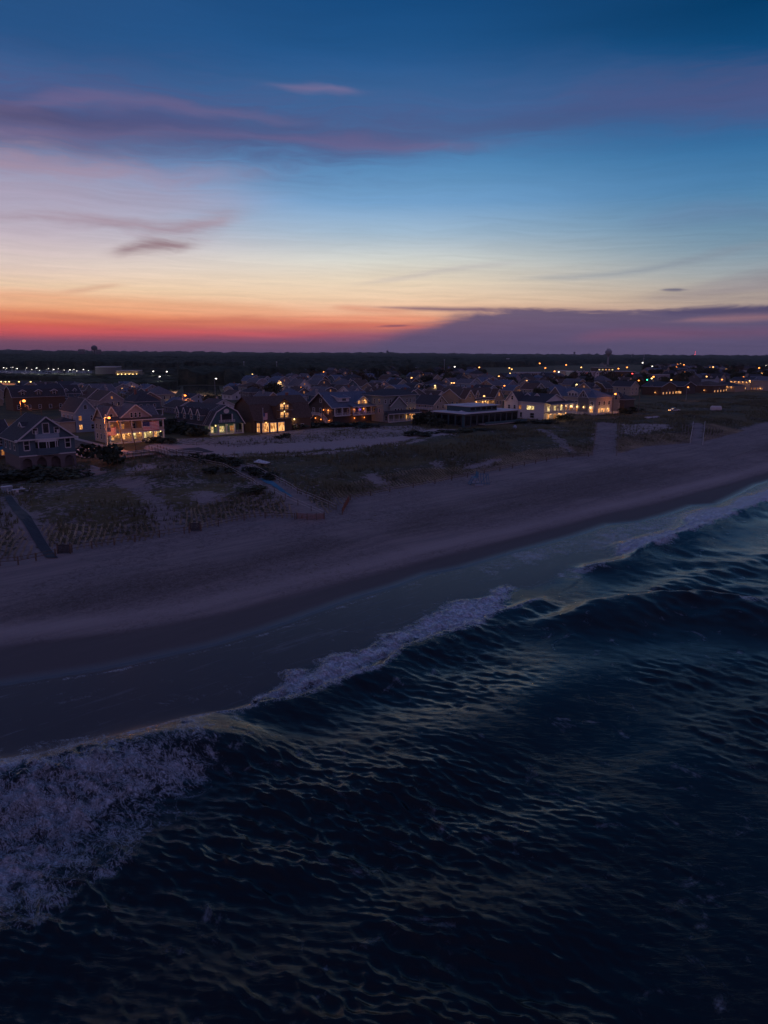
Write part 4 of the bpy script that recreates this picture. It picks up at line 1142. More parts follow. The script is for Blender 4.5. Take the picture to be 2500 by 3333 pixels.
    porch(r, -w * .1, w / 2, -d / 2 - 2.2, -d / 2, f1, h - f1 - .5, 5, roofed=False, cr=.16)
    porch(r, -w / 2, -w * .14, -d / 2 - 1.4, -d / 2, f1, h - f1 - .5, 3, roofed=False, cr=.16)
    pr = MB(); pr.prism([(-d / 2 - 3.0, h - .35), (-d / 2 + .4, h + .5), (-d / 2 + .4, h + .68), (-d / 2 - 3.0, h - .17)], -w * .14, w / 2 + .8, 'x', M['roof_blue']); pr.build('veranda_roof', r)
    pr = MB(); pr.box(-w * .14, w / 2 + .8, -d / 2 - 3.1, -d / 2 - 3.01, h - .42, h - .14, M['trim']); pr.build('veranda_beam', r)
    for k in range(7):
        u = -w * .42 + w * .14 * k
        win(r, b, 'F', u, f1 + .4, 1.1, 1.8, 'warm_dim' if k in (3, 5) else 'glass', 'grid')
    for u in (-w * .02, w * .22): lantern(r, u, -d / 2 - .4, f1 + 2.0, 'bulb_orange', 26, ORANGE, .16); lantern(r, u + .4, -d / 2 - .4, 1.9, 'bulb_orange', 22, ORANGE, .14)
    lantern(r, w * .14, -d / 2 - .35, f1 + 1.8, 'bulb_blue', 10, (.1, .08, 1), .12, 'blue_lamp')
    lantern(r, w * .5 + .4, -d / 2 - 1.4, f1 + .5, 'bulb_yellow', 20, WARM, .16); lantern(r, w * .5 + .4, -d / 2 - 1.0, 2.2, 'bulb_warm', 16)
    # gable end facing left: windows, stairs
    win(r, b, 'L', -4.6, f1 + .5, 1.4, 1.9, 'glass', 'grid'); win(r, b, 'L', 0, f1 + .4, 1.2, 2.1, 'glass', 'door'); win(r, b, 'L', 4.6, f1 + .4, 1.2, 2.0, 'warm_dim')
    win(r, b, 'L', 0, h + 1.2, 1.2, 1.5)
    for u, zz in ((2.4, f1 + 1.9), (5.4, f1 + 1.9), (-3, 1.8), (.6, 1.5), (5.8, 1.4)):
        lantern(r, -w / 2 - .5, -u, zz, 'bulb_orange', 14, ORANGE, .15)
    ld = MB(); ld.box(-w / 2 - 2.6, -w / 2 - .02, -2.2, 2.6, f1 - .2, f1, M['trim']); ld.build('landing', r)
    for sgn, y0 in ((1, 2.6), (-1, -2.2)):
        s_ = MB()
        for k in range(14):
            yy = y0 + sgn * .34 * k; zz = f1 - (f1 / 14) * (k + 1)
            s_.box(-w / 2 - 2.5, -w / 2 - 1.0, min(yy, yy + sgn * .36), max(yy, yy + sgn * .36), zz, zz + .12, M['trim'])
        s_.build('stair', r)
        for xx in (-w / 2 - 2.5, -w / 2 - 1.0): railing(r, [(xx, y0, 0), (xx, y0 + sgn * 4.8, -f1)], f1, .95, step=.2)
    railing(r, [(-w / 2 - 2.55, -2.1), (-w / 2 - 2.55, 2.5)], f1, .95)
    dm = block(r, w * .22, -d / 2 + 2.8, 6.4, 5, 1.0, 2.2, 'y', 'gable', h + .4, 'cream', 'roof_blue', ov=.4, wname='dormer_wall', rname='dormer_roof')
    for u in (-1.8, 0, 1.8): win(r, dm, 'F', u, h + .55, 1.4, 1.3, 'warm' if u else 'warm_dim', 'grid')
    lantern(r, w * .22 + .9, -d / 2 - .1, h + 1.9, 'bulb_warm', 14)
    dm = block(r, -w * .18, -d / 2 + 4.0, 5.4, 5, 1.5, 1.0, 'x', 'shed', h + 1.6, 'white', 'roof_blue', ov=.4, wname='dormer_wall', rname='dormer_roof')
    win(r, dm, 'F', 0, h + 1.9, 2.0, 1.1, 'glass', 'wide')
    chimney(r, -w / 2 + .8, 3.5, h, h + 6, 'pale_grey')

    # green grey Victorian
    r, w, h = house_at('victorian_house', 'sage grey three storey house with steep gable, pillared porch lit at its right', (1245, 1374), 1356, 13, 1290)
    d = 13
    b = block(r, 0, 0, w * .94, d, h, 2.6, 'x', 'hip', 0, 'sage', 'roof_dark', ov=.9)
    b2 = block(r, -w * .1, -d / 2 + .6, w * .46, 3.2, h * .62, 3.6, 'y', 'gable', 0, 'sage', 'roof_dark', ov=.4, wname='gable_wall', rname='gable_roof')
    for u in (-1.6, 0, 1.6): win(r, b2, 'F', u, h * .36, 1.0, 1.7)
    for u in (-w * .42, -w * .28, w * .2, w * .3, w * .41): win(r, b, 'F', u, h * .72, .9, 1.7)
    for u in (w * .28, w * .4): win(r, b, 'F', u, h * .36, .9, 1.7)
    porch(r, -w / 2, w * .42, -d / 2 - 3.6, -d / 2 - 1.0, .6, h * .32 - .4, 7, 'roof_dark', 1.0, cr=.13)
    for k in range(5): win(r, b2 if abs(-w * .1 - (-w * .4 + w * .19 * k)) < 2 else b, 'F', (-w * .4 + w * .19 * k) - (b2[0] if abs(-w * .1 - (-w * .4 + w * .19 * k)) < 2 else 0), .7, 1.2, 2.0, 'warm' if k > 2 else 'glass', 'door')
    for u in (w * .22, w * .36): lantern(r, u, -d / 2 - 1.5, 2.7, 'bulb_orange', 40, (1, .45, .12), .15)
    for u in (-3, 1, 4): win(r, b, 'L', u, h * .36, 1, 1.7); win(r, b, 'L', u, h * .72, 1, 1.7)

    # small balcony house
    r, w, h = house_at('balcony_house', 'grey house with white railed upper balcony and a tall pointed gable, unlit', (1410, 1346), 1455, 12, 1317)
    b = block(r, 0, 0, w, 12, h, 3.9, 'y', 'gable', 0, 'pale_grey', 'roof_dark', ov=.6)
    for u in (-1.8, 1.8): win(r, b, 'F', u, h * .55, 1.3, 1.5)
    win(r, b, 'F', 0, h + .9, 1.3, 1.3)
    for u in (-3, 1, 4): win(r, b, 'L', u, h * .55, 1.1, 1.5)
    bm = MB(); bm.box(-w / 2 - 3, -w / 2 - .02, -6, 4, h * .45, h * .45 + .2, M['deck']); bm.build('balcony', r)
    railing(r, [(-w / 2 - 2.9, 4), (-w / 2 - 2.9, -5.9), (-w / 2, -5.9)], h * .45 + .2, .95)
    for yy in (-5.8, 0, 3.8): c = MB(); c.box(-w / 2 - 2.95, -w / 2 - 2.75, yy - .1, yy + .1, 0, h * .45, M['trim']); c.build('column', r)

    # warm lit mansion behind the flat roofed house
    r, w, h = house_at('stone_mansion', 'tan many gabled mansion glowing with porch lamps behind the flat roofed building', (1500, 1344), 1624, 14, 1297)
    d = 14
    b = block(r, 0, 0, w, d, h, 4.0, 'x', 'gable', 0, 'tan', 'roof_brown', ov=.5)
    for i, (u, ww) in enumerate(((-w * .38, w * .24), (w * .38, w * .22))):
        g = block(r, u, -d / 2 - .6, ww, 3.6, h, 3.8, 'y', 'gable', 0, 'tan', 'roof_brown', ov=.35, wname='gable_wall', rname='gable_roof')
        win(r, g, 'F', 0, h + .4, 1.2, 1.8, 'glass' if i == 0 else 'warm_dim', 'grid')
        for q in (-1.2, 1.2): win(r, g, 'F', q, h * .5, 1.0, 1.7)
    dormer(r, -w * .1, -d / 2 - .2, h - .3, 2.6, 3.2, 1.6, 2.0, 'F', 'tan', 'roof_brown')
    porch(r, -w * .24, w * .25, -d / 2 - 2.4, -d / 2, h * .42, h * .42, 5, 'roof_brown', .6, col='tan', cr=.16)
    for k in range(4):
        u = -w * .19 + w * .125 * k; win(r, b, 'F', u, h * .44, 1.5, 2.0, 'warm' if k != 1 else 'warm_dim', 'grid')
    for u in (-w * .14, w * .02, w * .1, w * .2): lantern(r, u, -d / 2 - .5, h * .72, 'bulb_warm', 34, (1, .6, .3), .2)
    for u in (-1.5, -4.5): lantern(r, -w / 2 - .4, u, 1.9, 'bulb_warm', 46, (1, .62, .32), .26); win(r, b, 'L', -u, h * .5, 1.1, 1.7)
    lantern(r, -w * .27, -d / 2 - 2.6, h * .45, 'bulb_warm', 12)
    chimney(r, w * .1, 1, h + 2, h + 5.4)

    # flat roofed modern building
    r, w, h = house_at('modern_pavilion', 'low dark flat roofed modern building with pale roof edges and a long glass terrace', (1510, 1392), 1684, 16, 1346, cat='building')
    d = 16
    def flat(name, x0, x1, y0, y1, z0, z1, over=.9):
        b_ = MB(); b_.box(x0, x1, y0, y1, z0, z1, M['teal_shingle']); b_.build(name + '_wall', r)
        b_ = MB(); b_.box(x0 - over, x1 + over, y0 - over, y1 + over, z1 + .01, z1 + .22, M['white']); b_.box(x0 - over + .3, x1 + over - .3, y0 - over + .3, y1 + over - .3, z1 + .224, z1 + .3, M['white']); b_.build(name + '_roof', r)
    flat('lower', -w / 2, w / 2, -d / 2, d / 2, 0, h - .3)
    flat('upper', -w * .30, w * .20, -d / 2 + 3, d / 2 - 1, h - .0, h + 2.0)
    for k in range(9): win(r, (0, 0, w, d), 'F', -w * .44 + w * .11 * k, .8, w * .095, h - 1.6, 'glass', 'dark')
    for k in range(4): win(r, (0, 0, w, d), 'L', -5.4 + 3.6 * k, .8, 3.0, h - 1.6, 'glass', 'dark')
    for k in range(5): win(r, (-w * .05, 1, w * .5, d - 4), 'F', -w * .2 + w * .1 * k, h + .55, w * .08, 1.1, 'glass', 'dark')
    tb = MB(); tb.box(-w * .25, w * .55, -d / 2 - 3.6, -d / 2 - .02, .9, 1.2, M['concrete']); tb.build('terrace_slab', r)
    tb = MB(); tb.box(-w * .25, w * .55, -d / 2 - 3.58, -d / 2 - 3.5, 1.2, 2.1, M['teal_shingle']); tb.build('terrace_parapet', r)
    for q in ((-w * .1, 2), (w * .35, 0), (-w * .38, -3)):
        sk = MB(); zz = (h + 2.35 if q[0] == -w * .1 else h + .05)
        sk.add([(-1.6, -1.2, 0), (1.6, -1.2, 0), (1.6, 1.2, 0), (-1.6, 1.2, 0), (0, 0, .6)], [(0, 1, 4), (1, 2, 4), (2, 3, 4), (3, 0, 4)], M['white']); sk.build('skylight', r, (q[0], q[1], zz))

    # white house with lit balcony room
    r, w, h = house_at('white_house', 'white clapboard seaside house with pointed left gable, lit square window and lamp under its balcony', (1769, 1368), 1838, 21, 1311)
    d = 21
    r_l = r
    b = block(r, 0, 0, w, d, h, 3.2, 'y', 'gable', 0, 'white', 'roof_dark', ov=.5)
    g = block(r, -w / 2 + 2.6, d / 2 - 4.6, 6.2, 6.4, h + .1, 3.8, 'x', 'gable', 0, 'white', 'roof_dark', ov=.4, wname='gable_wall', rname='gable_roof')
    for u in (-1.5, 1.5): win(r, g, 'L', u, h * .55, 1.1, 1.7); win(r, g, 'L', u, 1.0, 1.3, 1.5)
    win(r, g, 'L', 0, h + .5, 1.1, 1.7)
    win(r, b, 'L', 3.6, h * .55, 4.2, 1.9, 'pale_lit', 'wide'); win(r, b, 'L', 4.6, .8, 2.4, 2.2); win(r, b, 'L', -1.2, .8, 1.3, 2.2, 'glass', 'door'); win(r, b, 'L', -1.8, h * .55, 1.6, 1.8, 'warm_dim')
    for k in range(3): win(r, b, 'F', -w * .3 + w * .3 * k, h * .5, 2.0, 2.2, 'pale_lit', 'grid'); win(r, b, 'F', -w * .3 + w * .3 * k, .5, 1.8, 2.2, 'warm' if k != 1 else 'warm_dim', 'grid')
    porch(r, -w / 2, w / 2 + 3, -d / 2 - 3.4, -d / 2, h * .46, h * .46, 4, 'roof_dark', .8, cr=.14)
    for u, zz, p in ((-w * .3, h * .82, 40), (w * .2, h * .8, 22), (-w * .28, h * .38, 60), (w * .1, h * .36, 26), (w * .42, h * .36, 26)): lantern(r, u, -d / 2 - 1.2, zz, 'bulb_warm', p * 1.7, (1, .58, .26), .2)
    dormer(r, w * .0 - 2.5, -3, h + .4, 2.6, 3, 1.8, 1.0, 'L', 'white'); dormer(r, -2.5, 2, h + .4, 3.4, 3, 1.6, 1.3, 'L', 'pale_blue', 'roof_blue')

    # long lantern house
    r, w, h = house_at('lantern_house', 'long grey shingled house with a row of bright wall lanterns over its white terrace', (1937, 1350), 1990, 24, 1296)
    d = 26; r.location = (*(np.array(r.location[:2]) + ND * 1), r.location[2])
    b = block(r, 0, 0, w, d, h, 3.8, 'y', 'hip', 0, 'pale_grey', 'roof_blue', ov=.6)
    g = block(r, -w / 2 + 3.4, d / 2 - 4, 7.2, 7.4, h, 4.2, 'x', 'gable', 0, 'grey_shingle', 'roof_blue', ov=.4, wname='gable_wall', rname='gable_roof')
    g2 = block(r, -w / 2 + 2.4, -d / 2 + 6.5, 5.4, 5.4, h, 3.4, 'x', 'gable', 0, 'grey_shingle', 'roof_blue', ov=.4, wname='gable_wall', rname='gable_roof')
    win(r, g2, 'L', 0, h + .4, 1.2, 1.5)
    dm = block(r, -w / 2 + 1.6, -.5, 3, 5.4, 1.6, 1.1, 'x', 'gable', h + .3, 'white', 'roof_blue', ov=.3, wname='dormer_wall', rname='dormer_roof')
    for u in (-1.6, 0, 1.6): win(r, dm, 'L', u, h + .6, 1.3, 1.1)
    for k in range(9): win(r, b, 'L', -d * .42 + d * .105 * k, h * .58, 1.6, 1.7, 'glass', 'grid')
    for k in range(9): win(r, b, 'L', -d * .42 + d * .105 * k, .9, 2.1, 2.2, 'warm' if k in (0, 8) else 'warm_dim', 'door')
    for k in range(7): lantern(r, -w / 2 - .35, d * .40 - d * .133 * k, h * .44, 'bulb_warm', 75, (1, .58, .26), .28)
    for k in range(3): win(r, b, 'F', -w * .3 + w * .3 * k, h * .56, 1.8, 1.8); win(r, b, 'F', -w * .3 + w * .3 * k, .8, 1.6, 2.2, 'warm', 'door')
    lantern(r, -w * .15, -d / 2 - .4, 2.7, 'bulb_warm', 80); lantern(r, w * .2, -d / 2 - .4, 2.7, 'bulb_warm', 80)
    tb = MB(); tb.box(-w / 2 - 4, -w / 2 - .02, -d / 2 - 2, d / 2, .3, .7, M['white']); tb.box(-w / 2, w / 2 + 2, -d / 2 - 3, -d / 2 - .02, .3, .7, M['white']); tb.build('terrace_slab', r)
    railing(r, [(-w / 2 - 3.9, d / 2 - .5), (-w / 2 - 3.9, -d / 2 - 1.9), (-w / 2 - .3, -d / 2 - 2.9), (w / 2 + 1.9, -d / 2 - 2.9)], .7, .9)

    r, w, h = house_at('chimney_house', 'dark house with twin shaped gables and three amber windows ending the lit row', (2030, 1342), 2062, 20, 1302)
    b = block(r, 0, 0, w, 20, h, 3.0, 'y', 'hip', 0, 'dark_wood', 'roof_dark', ov=.4)
    for k, u in enumerate((-6.5, 0, 6)): win(r, b, 'L', u, h * .36, 3.0, 2.4, 'warm', 'wide')
    for u in (-5.5, 5.5):
        g = block(r, -w / 2 + 1.2, -u, 2.6, 3.6, h + 1.4, 2.0, 'x', 'gambrel', 0, 'cream', 'roof_dark', ov=.25, wname='gable_wall', rname='gable_roof')
        win(r, g, 'L', 0, h + .2, 1.3, 1.8, 'glass' if u > 0 else 'warm_dim')
    lantern(r, -w / 2 - .4, 2, h + .4, 'bulb_orange', 24, ORANGE, .2); lantern(r, -w / 2 - .4, -9, 1.4, 'bulb_warm', 14)

    # low houses further along the shore
    far = [((2150, 1287), 2198, 14, 1259, 'brown_shingle', 'roof_dark', 'gable', 'low dark house with two amber window strips beside the road lamp', [('F', 'warm')]),
           ((2222, 1284), 2262, 12, 1258, 'dark_wood', 'roof_dark', 'gable', 'dark bungalow with a warm window next to the orange lamp pole', [('L', 'warm')]),
           ((2318, 1280), 2362, 18, 1256, 'brown_shingle', 'roof_brown', 'hip', 'dark low house with scattered amber porch lights on the far shore', [('F', 'warm')]),
           ((2392, 1276), 2424, 22, 1258, 'tan', 'roof_dark', 'hip', 'long low house with a bright string of lamps under its eaves', [('L', 'warm')]),
           ((2440, 1270), 2472, 16, 1242, 'cream', 'roof_dark', 'gable', 'cream gabled house with one glowing window right of the string of lamps', [('L', 'warm')]),
           ((2500, 1272), 2540, 18, 1240, 'pale_grey', 'roof_grey', 'gable', 'pale grey house cut by the right edge of the picture', [('L', 'warm_dim')])]
    for cr, xr, d, ye, wl, rf, kd, lb, lit in far:
        r, w, h = house_at('shore_house', lb, cr, xr, d, ye)
        b = block(r, 0, 0, w, d, h, 3.0, 'y' if kd == 'gable' else 'x', kd, 0, wl, rf, ov=.5)
        for f, k in lit:
            for u in (-4, -1.3, 1.3, 4): win(r, b, f, u * (1 if f == 'L' else w / 12), .9, 1.9, 1.5, k, 'grid')
        win(r, b, 'F', 0, 2.9, 1.2, 1.1); win(r, b, 'L', 0, h - .2, 1.2, 1.2, 'glass')
        if 'string' in lb:
            for k in range(6): lantern(r, -w / 2 - .6, -8 + 3 * k, h - .5, 'bulb_warm', 16, WARM, .2)
        else: lantern(r, -w / 2 - .4, -3, 2.2, 'bulb_warm', 16, WARM, .18)

def make_flag(name, label, parent_ref, loc, W_, H_, hang=True, matrix=None):
    """stars and stripes cloth: thirteen stripes and a canton, gently waved"""
    root = empty(name, (0, 0, 0)); tag(root, label, 'flag')
    if parent_ref is not None:
        mw = Matrix.Translation(parent_ref.location) @ Matrix.Rotation(parent_ref.rotation_euler.z, 4, 'Z')
        root.location = mw @ Vector(loc); root.rotation_euler = (0, 0, parent_ref.rotation_euler.z)
    else: root.location = loc; root.rotation_euler = (0, 0, matrix)
    def wav(x, z): return .10 * sin(x * 2.1 + z * .6) + .05 * sin(x * 5 + 1)
    sag = .12
    def strip(x0, x1, z0, z1, m, off=0, name='stripe'):
        n = max(2, int((x1 - x0) / .25)); b = MB(); vs = []; fs = []
        for i in range(n + 1):
            x = x0 + (x1 - x0) * i / n; dz = -sag * sin(pi * x / W_)
            for z in (z0, z1): vs += [(x, wav(x, z) + off, z + dz), (x, wav(x, z) + off + .012, z + dz)]
        for i in range(n):
            a = i * 4; fs += [(a, a + 4, a + 6, a + 2), (a + 5, a + 1, a + 3, a + 7), (a + 2, a + 6, a + 7, a + 3), (a + 1, a + 5, a + 4, a)]
        b.add(vs, fs, m); return b.build(name, root)
    for k in range(13):
        z0 = H_ * k / 13; strip(0, W_, z0, z0 + H_ / 13 - .002, M['red_cloth'] if k % 2 == 0 else M['white_cloth'])
    strip(0, W_ * .4, H_ * 6 / 13, H_, M['blue_cloth'], -.02, 'canton')
    st = MB()
    for j in range(5):
        for i in range(6):
            x = W_ * .4 * (i + .5) / 6; z = H_ * (6 / 13) + H_ * (7 / 13) * (j + .5) / 5; q = .045 * H_ / 2.7
            y = wav(x, z) - .03; dz = -sag * sin(pi * x / W_)
            pts = [(x + q * (1 if t % 2 == 0 else .4) * cos(pi / 2 + t * pi / 5), y, z + dz + q * (1 if t % 2 == 0 else .4) * sin(pi / 2 + t * pi / 5)) for t in range(10)]
            st.add(pts, [tuple(range(10))], M['white_cloth'])
    tag(st.build('stars', root), kind='stuff')
    return root
front_row()
# ------------------------------------------------------------------ trees and shrubs
def leaf_mesh(name, n, lobes, size, m, seed, squash=1.0):
    """many leaf-sized faces spread through several uneven lobes; unit crown, base at z = 0"""
    rg = np.random.default_rng(seed)
    L = [(rg.normal(0, .26), rg.normal(0, .26), rg.uniform(.32, .78), rg.uniform(.20, .36)) for _ in range(lobes)]
    v = []; f = []
    for i in range(n):
        lx, ly, lz, lr = L[rg.integers(lobes)]
        d = rg.normal(0, 1, 3); d /= np.linalg.norm(d)
        q = lr * rg.uniform(.45, 1.05) ** .6
        c = np.array([lx, ly, lz * squash]) + d * q * np.array([1, 1, .85 * squash])
        u = rg.normal(0, 1, 3) + d * .2; u /= np.linalg.norm(u); w = np.cross(u, rg.normal(0, 1, 3)); w /= np.linalg.norm(w)
        a = size * rg.uniform(.6, 1.3); b = a * rg.uniform(.5, 1)
        o = len(v); v += [tuple(c + u * a), tuple(c + w * b), tuple(c - u * a), tuple(c - w * b)]; f.append((o, o + 1, o + 2, o + 3))
    me = bpy.data.meshes.new(name); me.from_pydata(v, [], f); me.materials.append(m); me.update()
    return me
LM = [M['leaf_dark'], M['leaf_mid'], M['leaf_dark'], M['leaf_rust'], M['leaf_dark'], M['leaf_mid']]
CROWNS = [leaf_mesh('crown', 1300, 9 + i % 3, .050, LM[i], 40 + i) for i in range(6)]
BUSHES = [leaf_mesh('shrub', 420, 6, .085, LM[i], 80 + i, .8) for i in range(4)]
tb = MB(); tb.bar((0, 0, -.05), (.02, .01, .34), .035, M['bark'], .022); tb.bar((.02, .01, .32), (.16, .05, .62), .016, M['bark'], .007, 5); tb.bar((.02, .01, .30), (-.15, .09, .60), .016, M['bark'], .007, 5); tb.bar((.02, .01, .33), (.0, -.14, .64), .014, M['bark'], .006, 5)
TRUNK = tb.mesh('trunk')
TREE_N = 0
def tree(x, y, z, h, w, k, label, group, rz=None):
    o = empty('tree', (x, y, z), random.uniform(0, 6.28) if rz is None else rz); tag(o, label, 'tree', group)
    for nm, me in (('trunk', TRUNK), ('crown', CROWNS[k % 6])):
        c = bpy.data.objects.new(nm, me); c.scale = (w, w, h); link(c, o)
    return o
def shrub(x, y, z, w, h, k, label, group=None):
    o = bpy.data.objects.new('shrub', BUSHES[k % 4]); o.location = (x, y, z - .1 * h); o.scale = (w, w, h); o.rotation_euler = (0, 0, random.uniform(0, 6.28))
    link(o); tag(o, label, 'shrub', group); return o

# ------------------------------------------------------------------ the town behind
LAND = [(-80, 'behind the arched house'), (120, 'behind the orange street lamp'), (300, 'behind the pointed gable house'), (440, 'behind the flag house'), (600, 'left of the pale pond'), (720, 'behind the teal gambrel house'), (900, 'behind the brown shingle house'),
        (1060, 'behind the outside stairs'), (1180, 'behind the long veranda'), (1310, 'behind the sage porch house'), (1430, 'behind the balcony house'), (1560, 'behind the tan mansion'), (1700, 'behind the white house'), (1820, 'behind the lit square window'),
        (1920, 'behind the lantern row'), (2040, 'behind the shaped gables'), (2130, 'behind the amber window strips'), (2230, 'near the far orange lamp'), (2330, 'behind the low dark house'), (2430, 'behind the string of lamps'), (2540, 'at the right edge')]
ORD = ['nearest', 'second', 'third', 'fourth', 'fifth', 'sixth', 'seventh', 'eighth', 'ninth', 'tenth', 'eleventh', 'twelfth']
def landmark(px): return min(LAND, key=lambda q: abs(q[0] - px))[1]

def toplim(px): return np.interp(px, [-100, 480, 520, 560, 575, 740, 755, 780, 900], [1240, 1240, 1252, 1258, 1277, 1277, 1250, 1240, 0])
def town():
    lo_x = [-100, 0, 200, 320, 560, 680, 800, 1000, 1200, 1350, 1450, 1600, 1750, 1900, 2060, 2130, 2300, 2560]
    lo_y = [1335, 1335, 1335, 1370, 1372, 1352, 1356, 1352, 1345, 1340, 1320, 1308, 1308, 1300, 1292, 1262, 1256, 1250]
    hi_x = [-100, 0, 200, 350, 480, 620, 800, 900, 1050, 1200, 1400, 1600, 1800, 2000, 2300, 2560]
    hi_y = [1262, 1262, 1262, 1266, 1262, 1278, 1240, 1232, 1222, 1216, 1212, 1202, 1196, 1190, 1192, 1192]
    rg = random.Random(21)
    walls = ['white', 'cream', 'grey_shingle', 'pale_blue', 'sage', 'tan', 'lilac', 'pale_grey', 'blue_shingle', 'brown_shingle', 'grey_shingle']
    wn = dict(white='white', cream='cream', grey_shingle='grey shingled', pale_blue='pale blue', sage='sage green', tan='tan', lilac='lilac', pale_grey='pale grey', blue_shingle='slate blue', brown_shingle='dark brown')
    roofs = ['roof_dark', 'roof_dark', 'roof_grey', 'roof_brown', 'roof_blue']
    found = []; trees = []
    n = 205.0
    i = 0
    while n < 1500:
        i += 1; s = -330.0
        step_s = 17.5
        while s < 1500:
            s += step_s + rg.uniform(-1.5, 3); nn = n + rg.uniform(-3, 3)
            if int((s + 400) / 84) != int((s + 400 - 9) / 84): continue      # side streets
            x, y = xy(s, nn); px, py = proj((x, y, 3)) if y > 30 else (9999, 0)
            if not -70 < px < 2570: continue
            if py > np.interp(px, lo_x, lo_y) or py < np.interp(px, hi_x, hi_y): continue
            if bool(in_any(np.array([x]), np.array([y]), CLEARINGS)[0]): continue
            if any((x - a) ** 2 + (y - b) ** 2 < (c + 7.5) ** 2 for a, b, c in OCC): continue
            D = math.hypot(x, y)
            keep = .84 if D < 420 else .66 if D < 560 else .36 if D < 800 else .20
            if rg.random() < keep: found.append((D, s, nn, x, y, px, py))
            else: trees.append((D, x, y, px))
            if rg.random() < (.6 if D < 500 else .8): trees.append((D, x + rg.uniform(-9, 9), y + rg.uniform(-9, 9), px))
        n += 21.5 if i % 2 else 27
    found.sort()
    counts = {}
    desc = []
    for D, s, nn, x, y, px, py in found[:295]:
        w = rg.uniform(9, 12.5); d = rg.uniform(10, 14); h = rg.choice([3.4, 5.4, 5.6, 6.0, 6.2]); rise = rg.uniform(2.8, 4.2)
        if proj((x, y, 3 + h + rise))[1] < toplim(px):
            h = 3.0; rise = 2.6
            if proj((x, y, 3 + h + rise))[1] < toplim(px): continue
        wl = rg.choice(walls); rf = rg.choice(roofs)
        kind = rg.choice(['gable', 'gable', 'gable', 'gambrel', 'hip']); axis = rg.choice('yyx')
        lit = rg.random() < .42
        key = (wl, kind, lit, landmark(px)); counts[key] = counts.get(key, 0) + 1
        desc.append((D, x, y, px, w, d, h, rise, wl, rf, kind, axis, lit, key, counts[key] - 1))
    kn = dict(gable='gabled', gambrel='barn roofed', hip='hip roofed')
    for D, x, y, px, w, d, h, rise, wl, rf, kind, axis, lit, key, o in desc:
        tot = counts[key]; place_ = key[3]
        lab = ('' if tot == 1 else ORD[min(o, 11)] + ' ') + f"{wn[wl]} {kn[kind]} house {'with a lit window' if lit else 'with dark windows'} {place_}"
        r = empty('house', (x, y, 2.7), COAST + rg.choice([0, 0, 0, pi]) * 0 + rg.uniform(-.03, .03)); tag(r, lab, 'house', 'houses of the town behind the beach')
        OCC.append((x, y, 7))
        b = block(r, 0, 0, w, d, h, rise, axis, kind, 0, wl, rf, trim=D < 620, ov=.4)
        levels = [1.1] if h < 4 else [1.1, 3.7]
        li = rg.randrange(4)
        j = 0
        col = rg.choice(['warm', 'warm', 'pale_lit', 'warm_dim'])
        for z in levels:
            for f, ln in (('F', w), ('L', d)):
                k = 2 if D > 420 else 3
                if D > 700 and f == 'L': continue
                for q in range(k):
                    win(r, b, f, ln * (q + .5 - k / 2) / k * .8, z, 1.1, 1.5, col if (lit and j == li) else 'glass', 'sash', sub=D < 420) if True else None
                    j += 1
        if kind != 'hip': win(r, b, 'F' if axis == 'y' else 'L', 0, h + .5, 1.0, 1.2, 'warm_dim' if lit and rg.random() < .3 else 'glass', 'sash', sub=D < 420)
        if axis == 'x' and rg.random() < .6 and kind == 'gable':
            for u in ((-w * .22, w * .22) if rg.random() < .5 else (0,)):
                dormer(r, u, -d / 2 + .6, h + .2, 2.0, 3, 1.3, 1.1, 'F', wl, rf)
        elif axis == 'y' and rg.random() < .45 and kind == 'gable': dormer(r, -w / 2 + .5, rg.uniform(-3, 3), h + .2, 2.0, 3, 1.3, 1.1, 'L', wl, rf)
        if rg.random() < .35:
            c = MB(); c.box(-.4, .4, -.4, .4, h, h + rise + 1.0, M[rg.choice(['red_brown', 'pale_grey'])]); c.build('chimney', r, (rg.uniform(-2, 2), rg.uniform(-2, 2), 0))
        if D < 520 and rg.random() < .4: porch(r, -w / 2, w / 2, -d / 2 - 2, -d / 2, .5, 2.4, 4, rf, .5, rail=False)
        if lit and D < 700: lantern(r, rg.uniform(-2, 2), -d / 2 - .5, 2.5, 'bulb_warm', 14 if D < 500 else 0, WARM, .15)
    print('houses', len(found), 'trees', len(trees))
    rg.shuffle(trees)
    grp = 'trees standing among the houses of the town'
    for D, x, y, px in sorted(trees[:320]):
        if any((x - a) ** 2 + (y - b) ** 2 < (c + 2.0) ** 2 for a, b, c in OCC): continue
        h = rg.uniform(6.5, 12.5); k = rg.randrange(6)
        if proj((x, y, 3 + h))[1] < toplim(px): continue
        kn2 = ['dark', 'green', 'dark', 'rusty', 'dark', 'green'][k]
        dn = 'among the nearer roofs' if D < 480 else 'deep in the town'
        tree(x, y, 2.6, h, h * rg.uniform(.75, 1.1), k, f'{kn2} rounded tree {dn} {landmark(px)}', grp)
town()

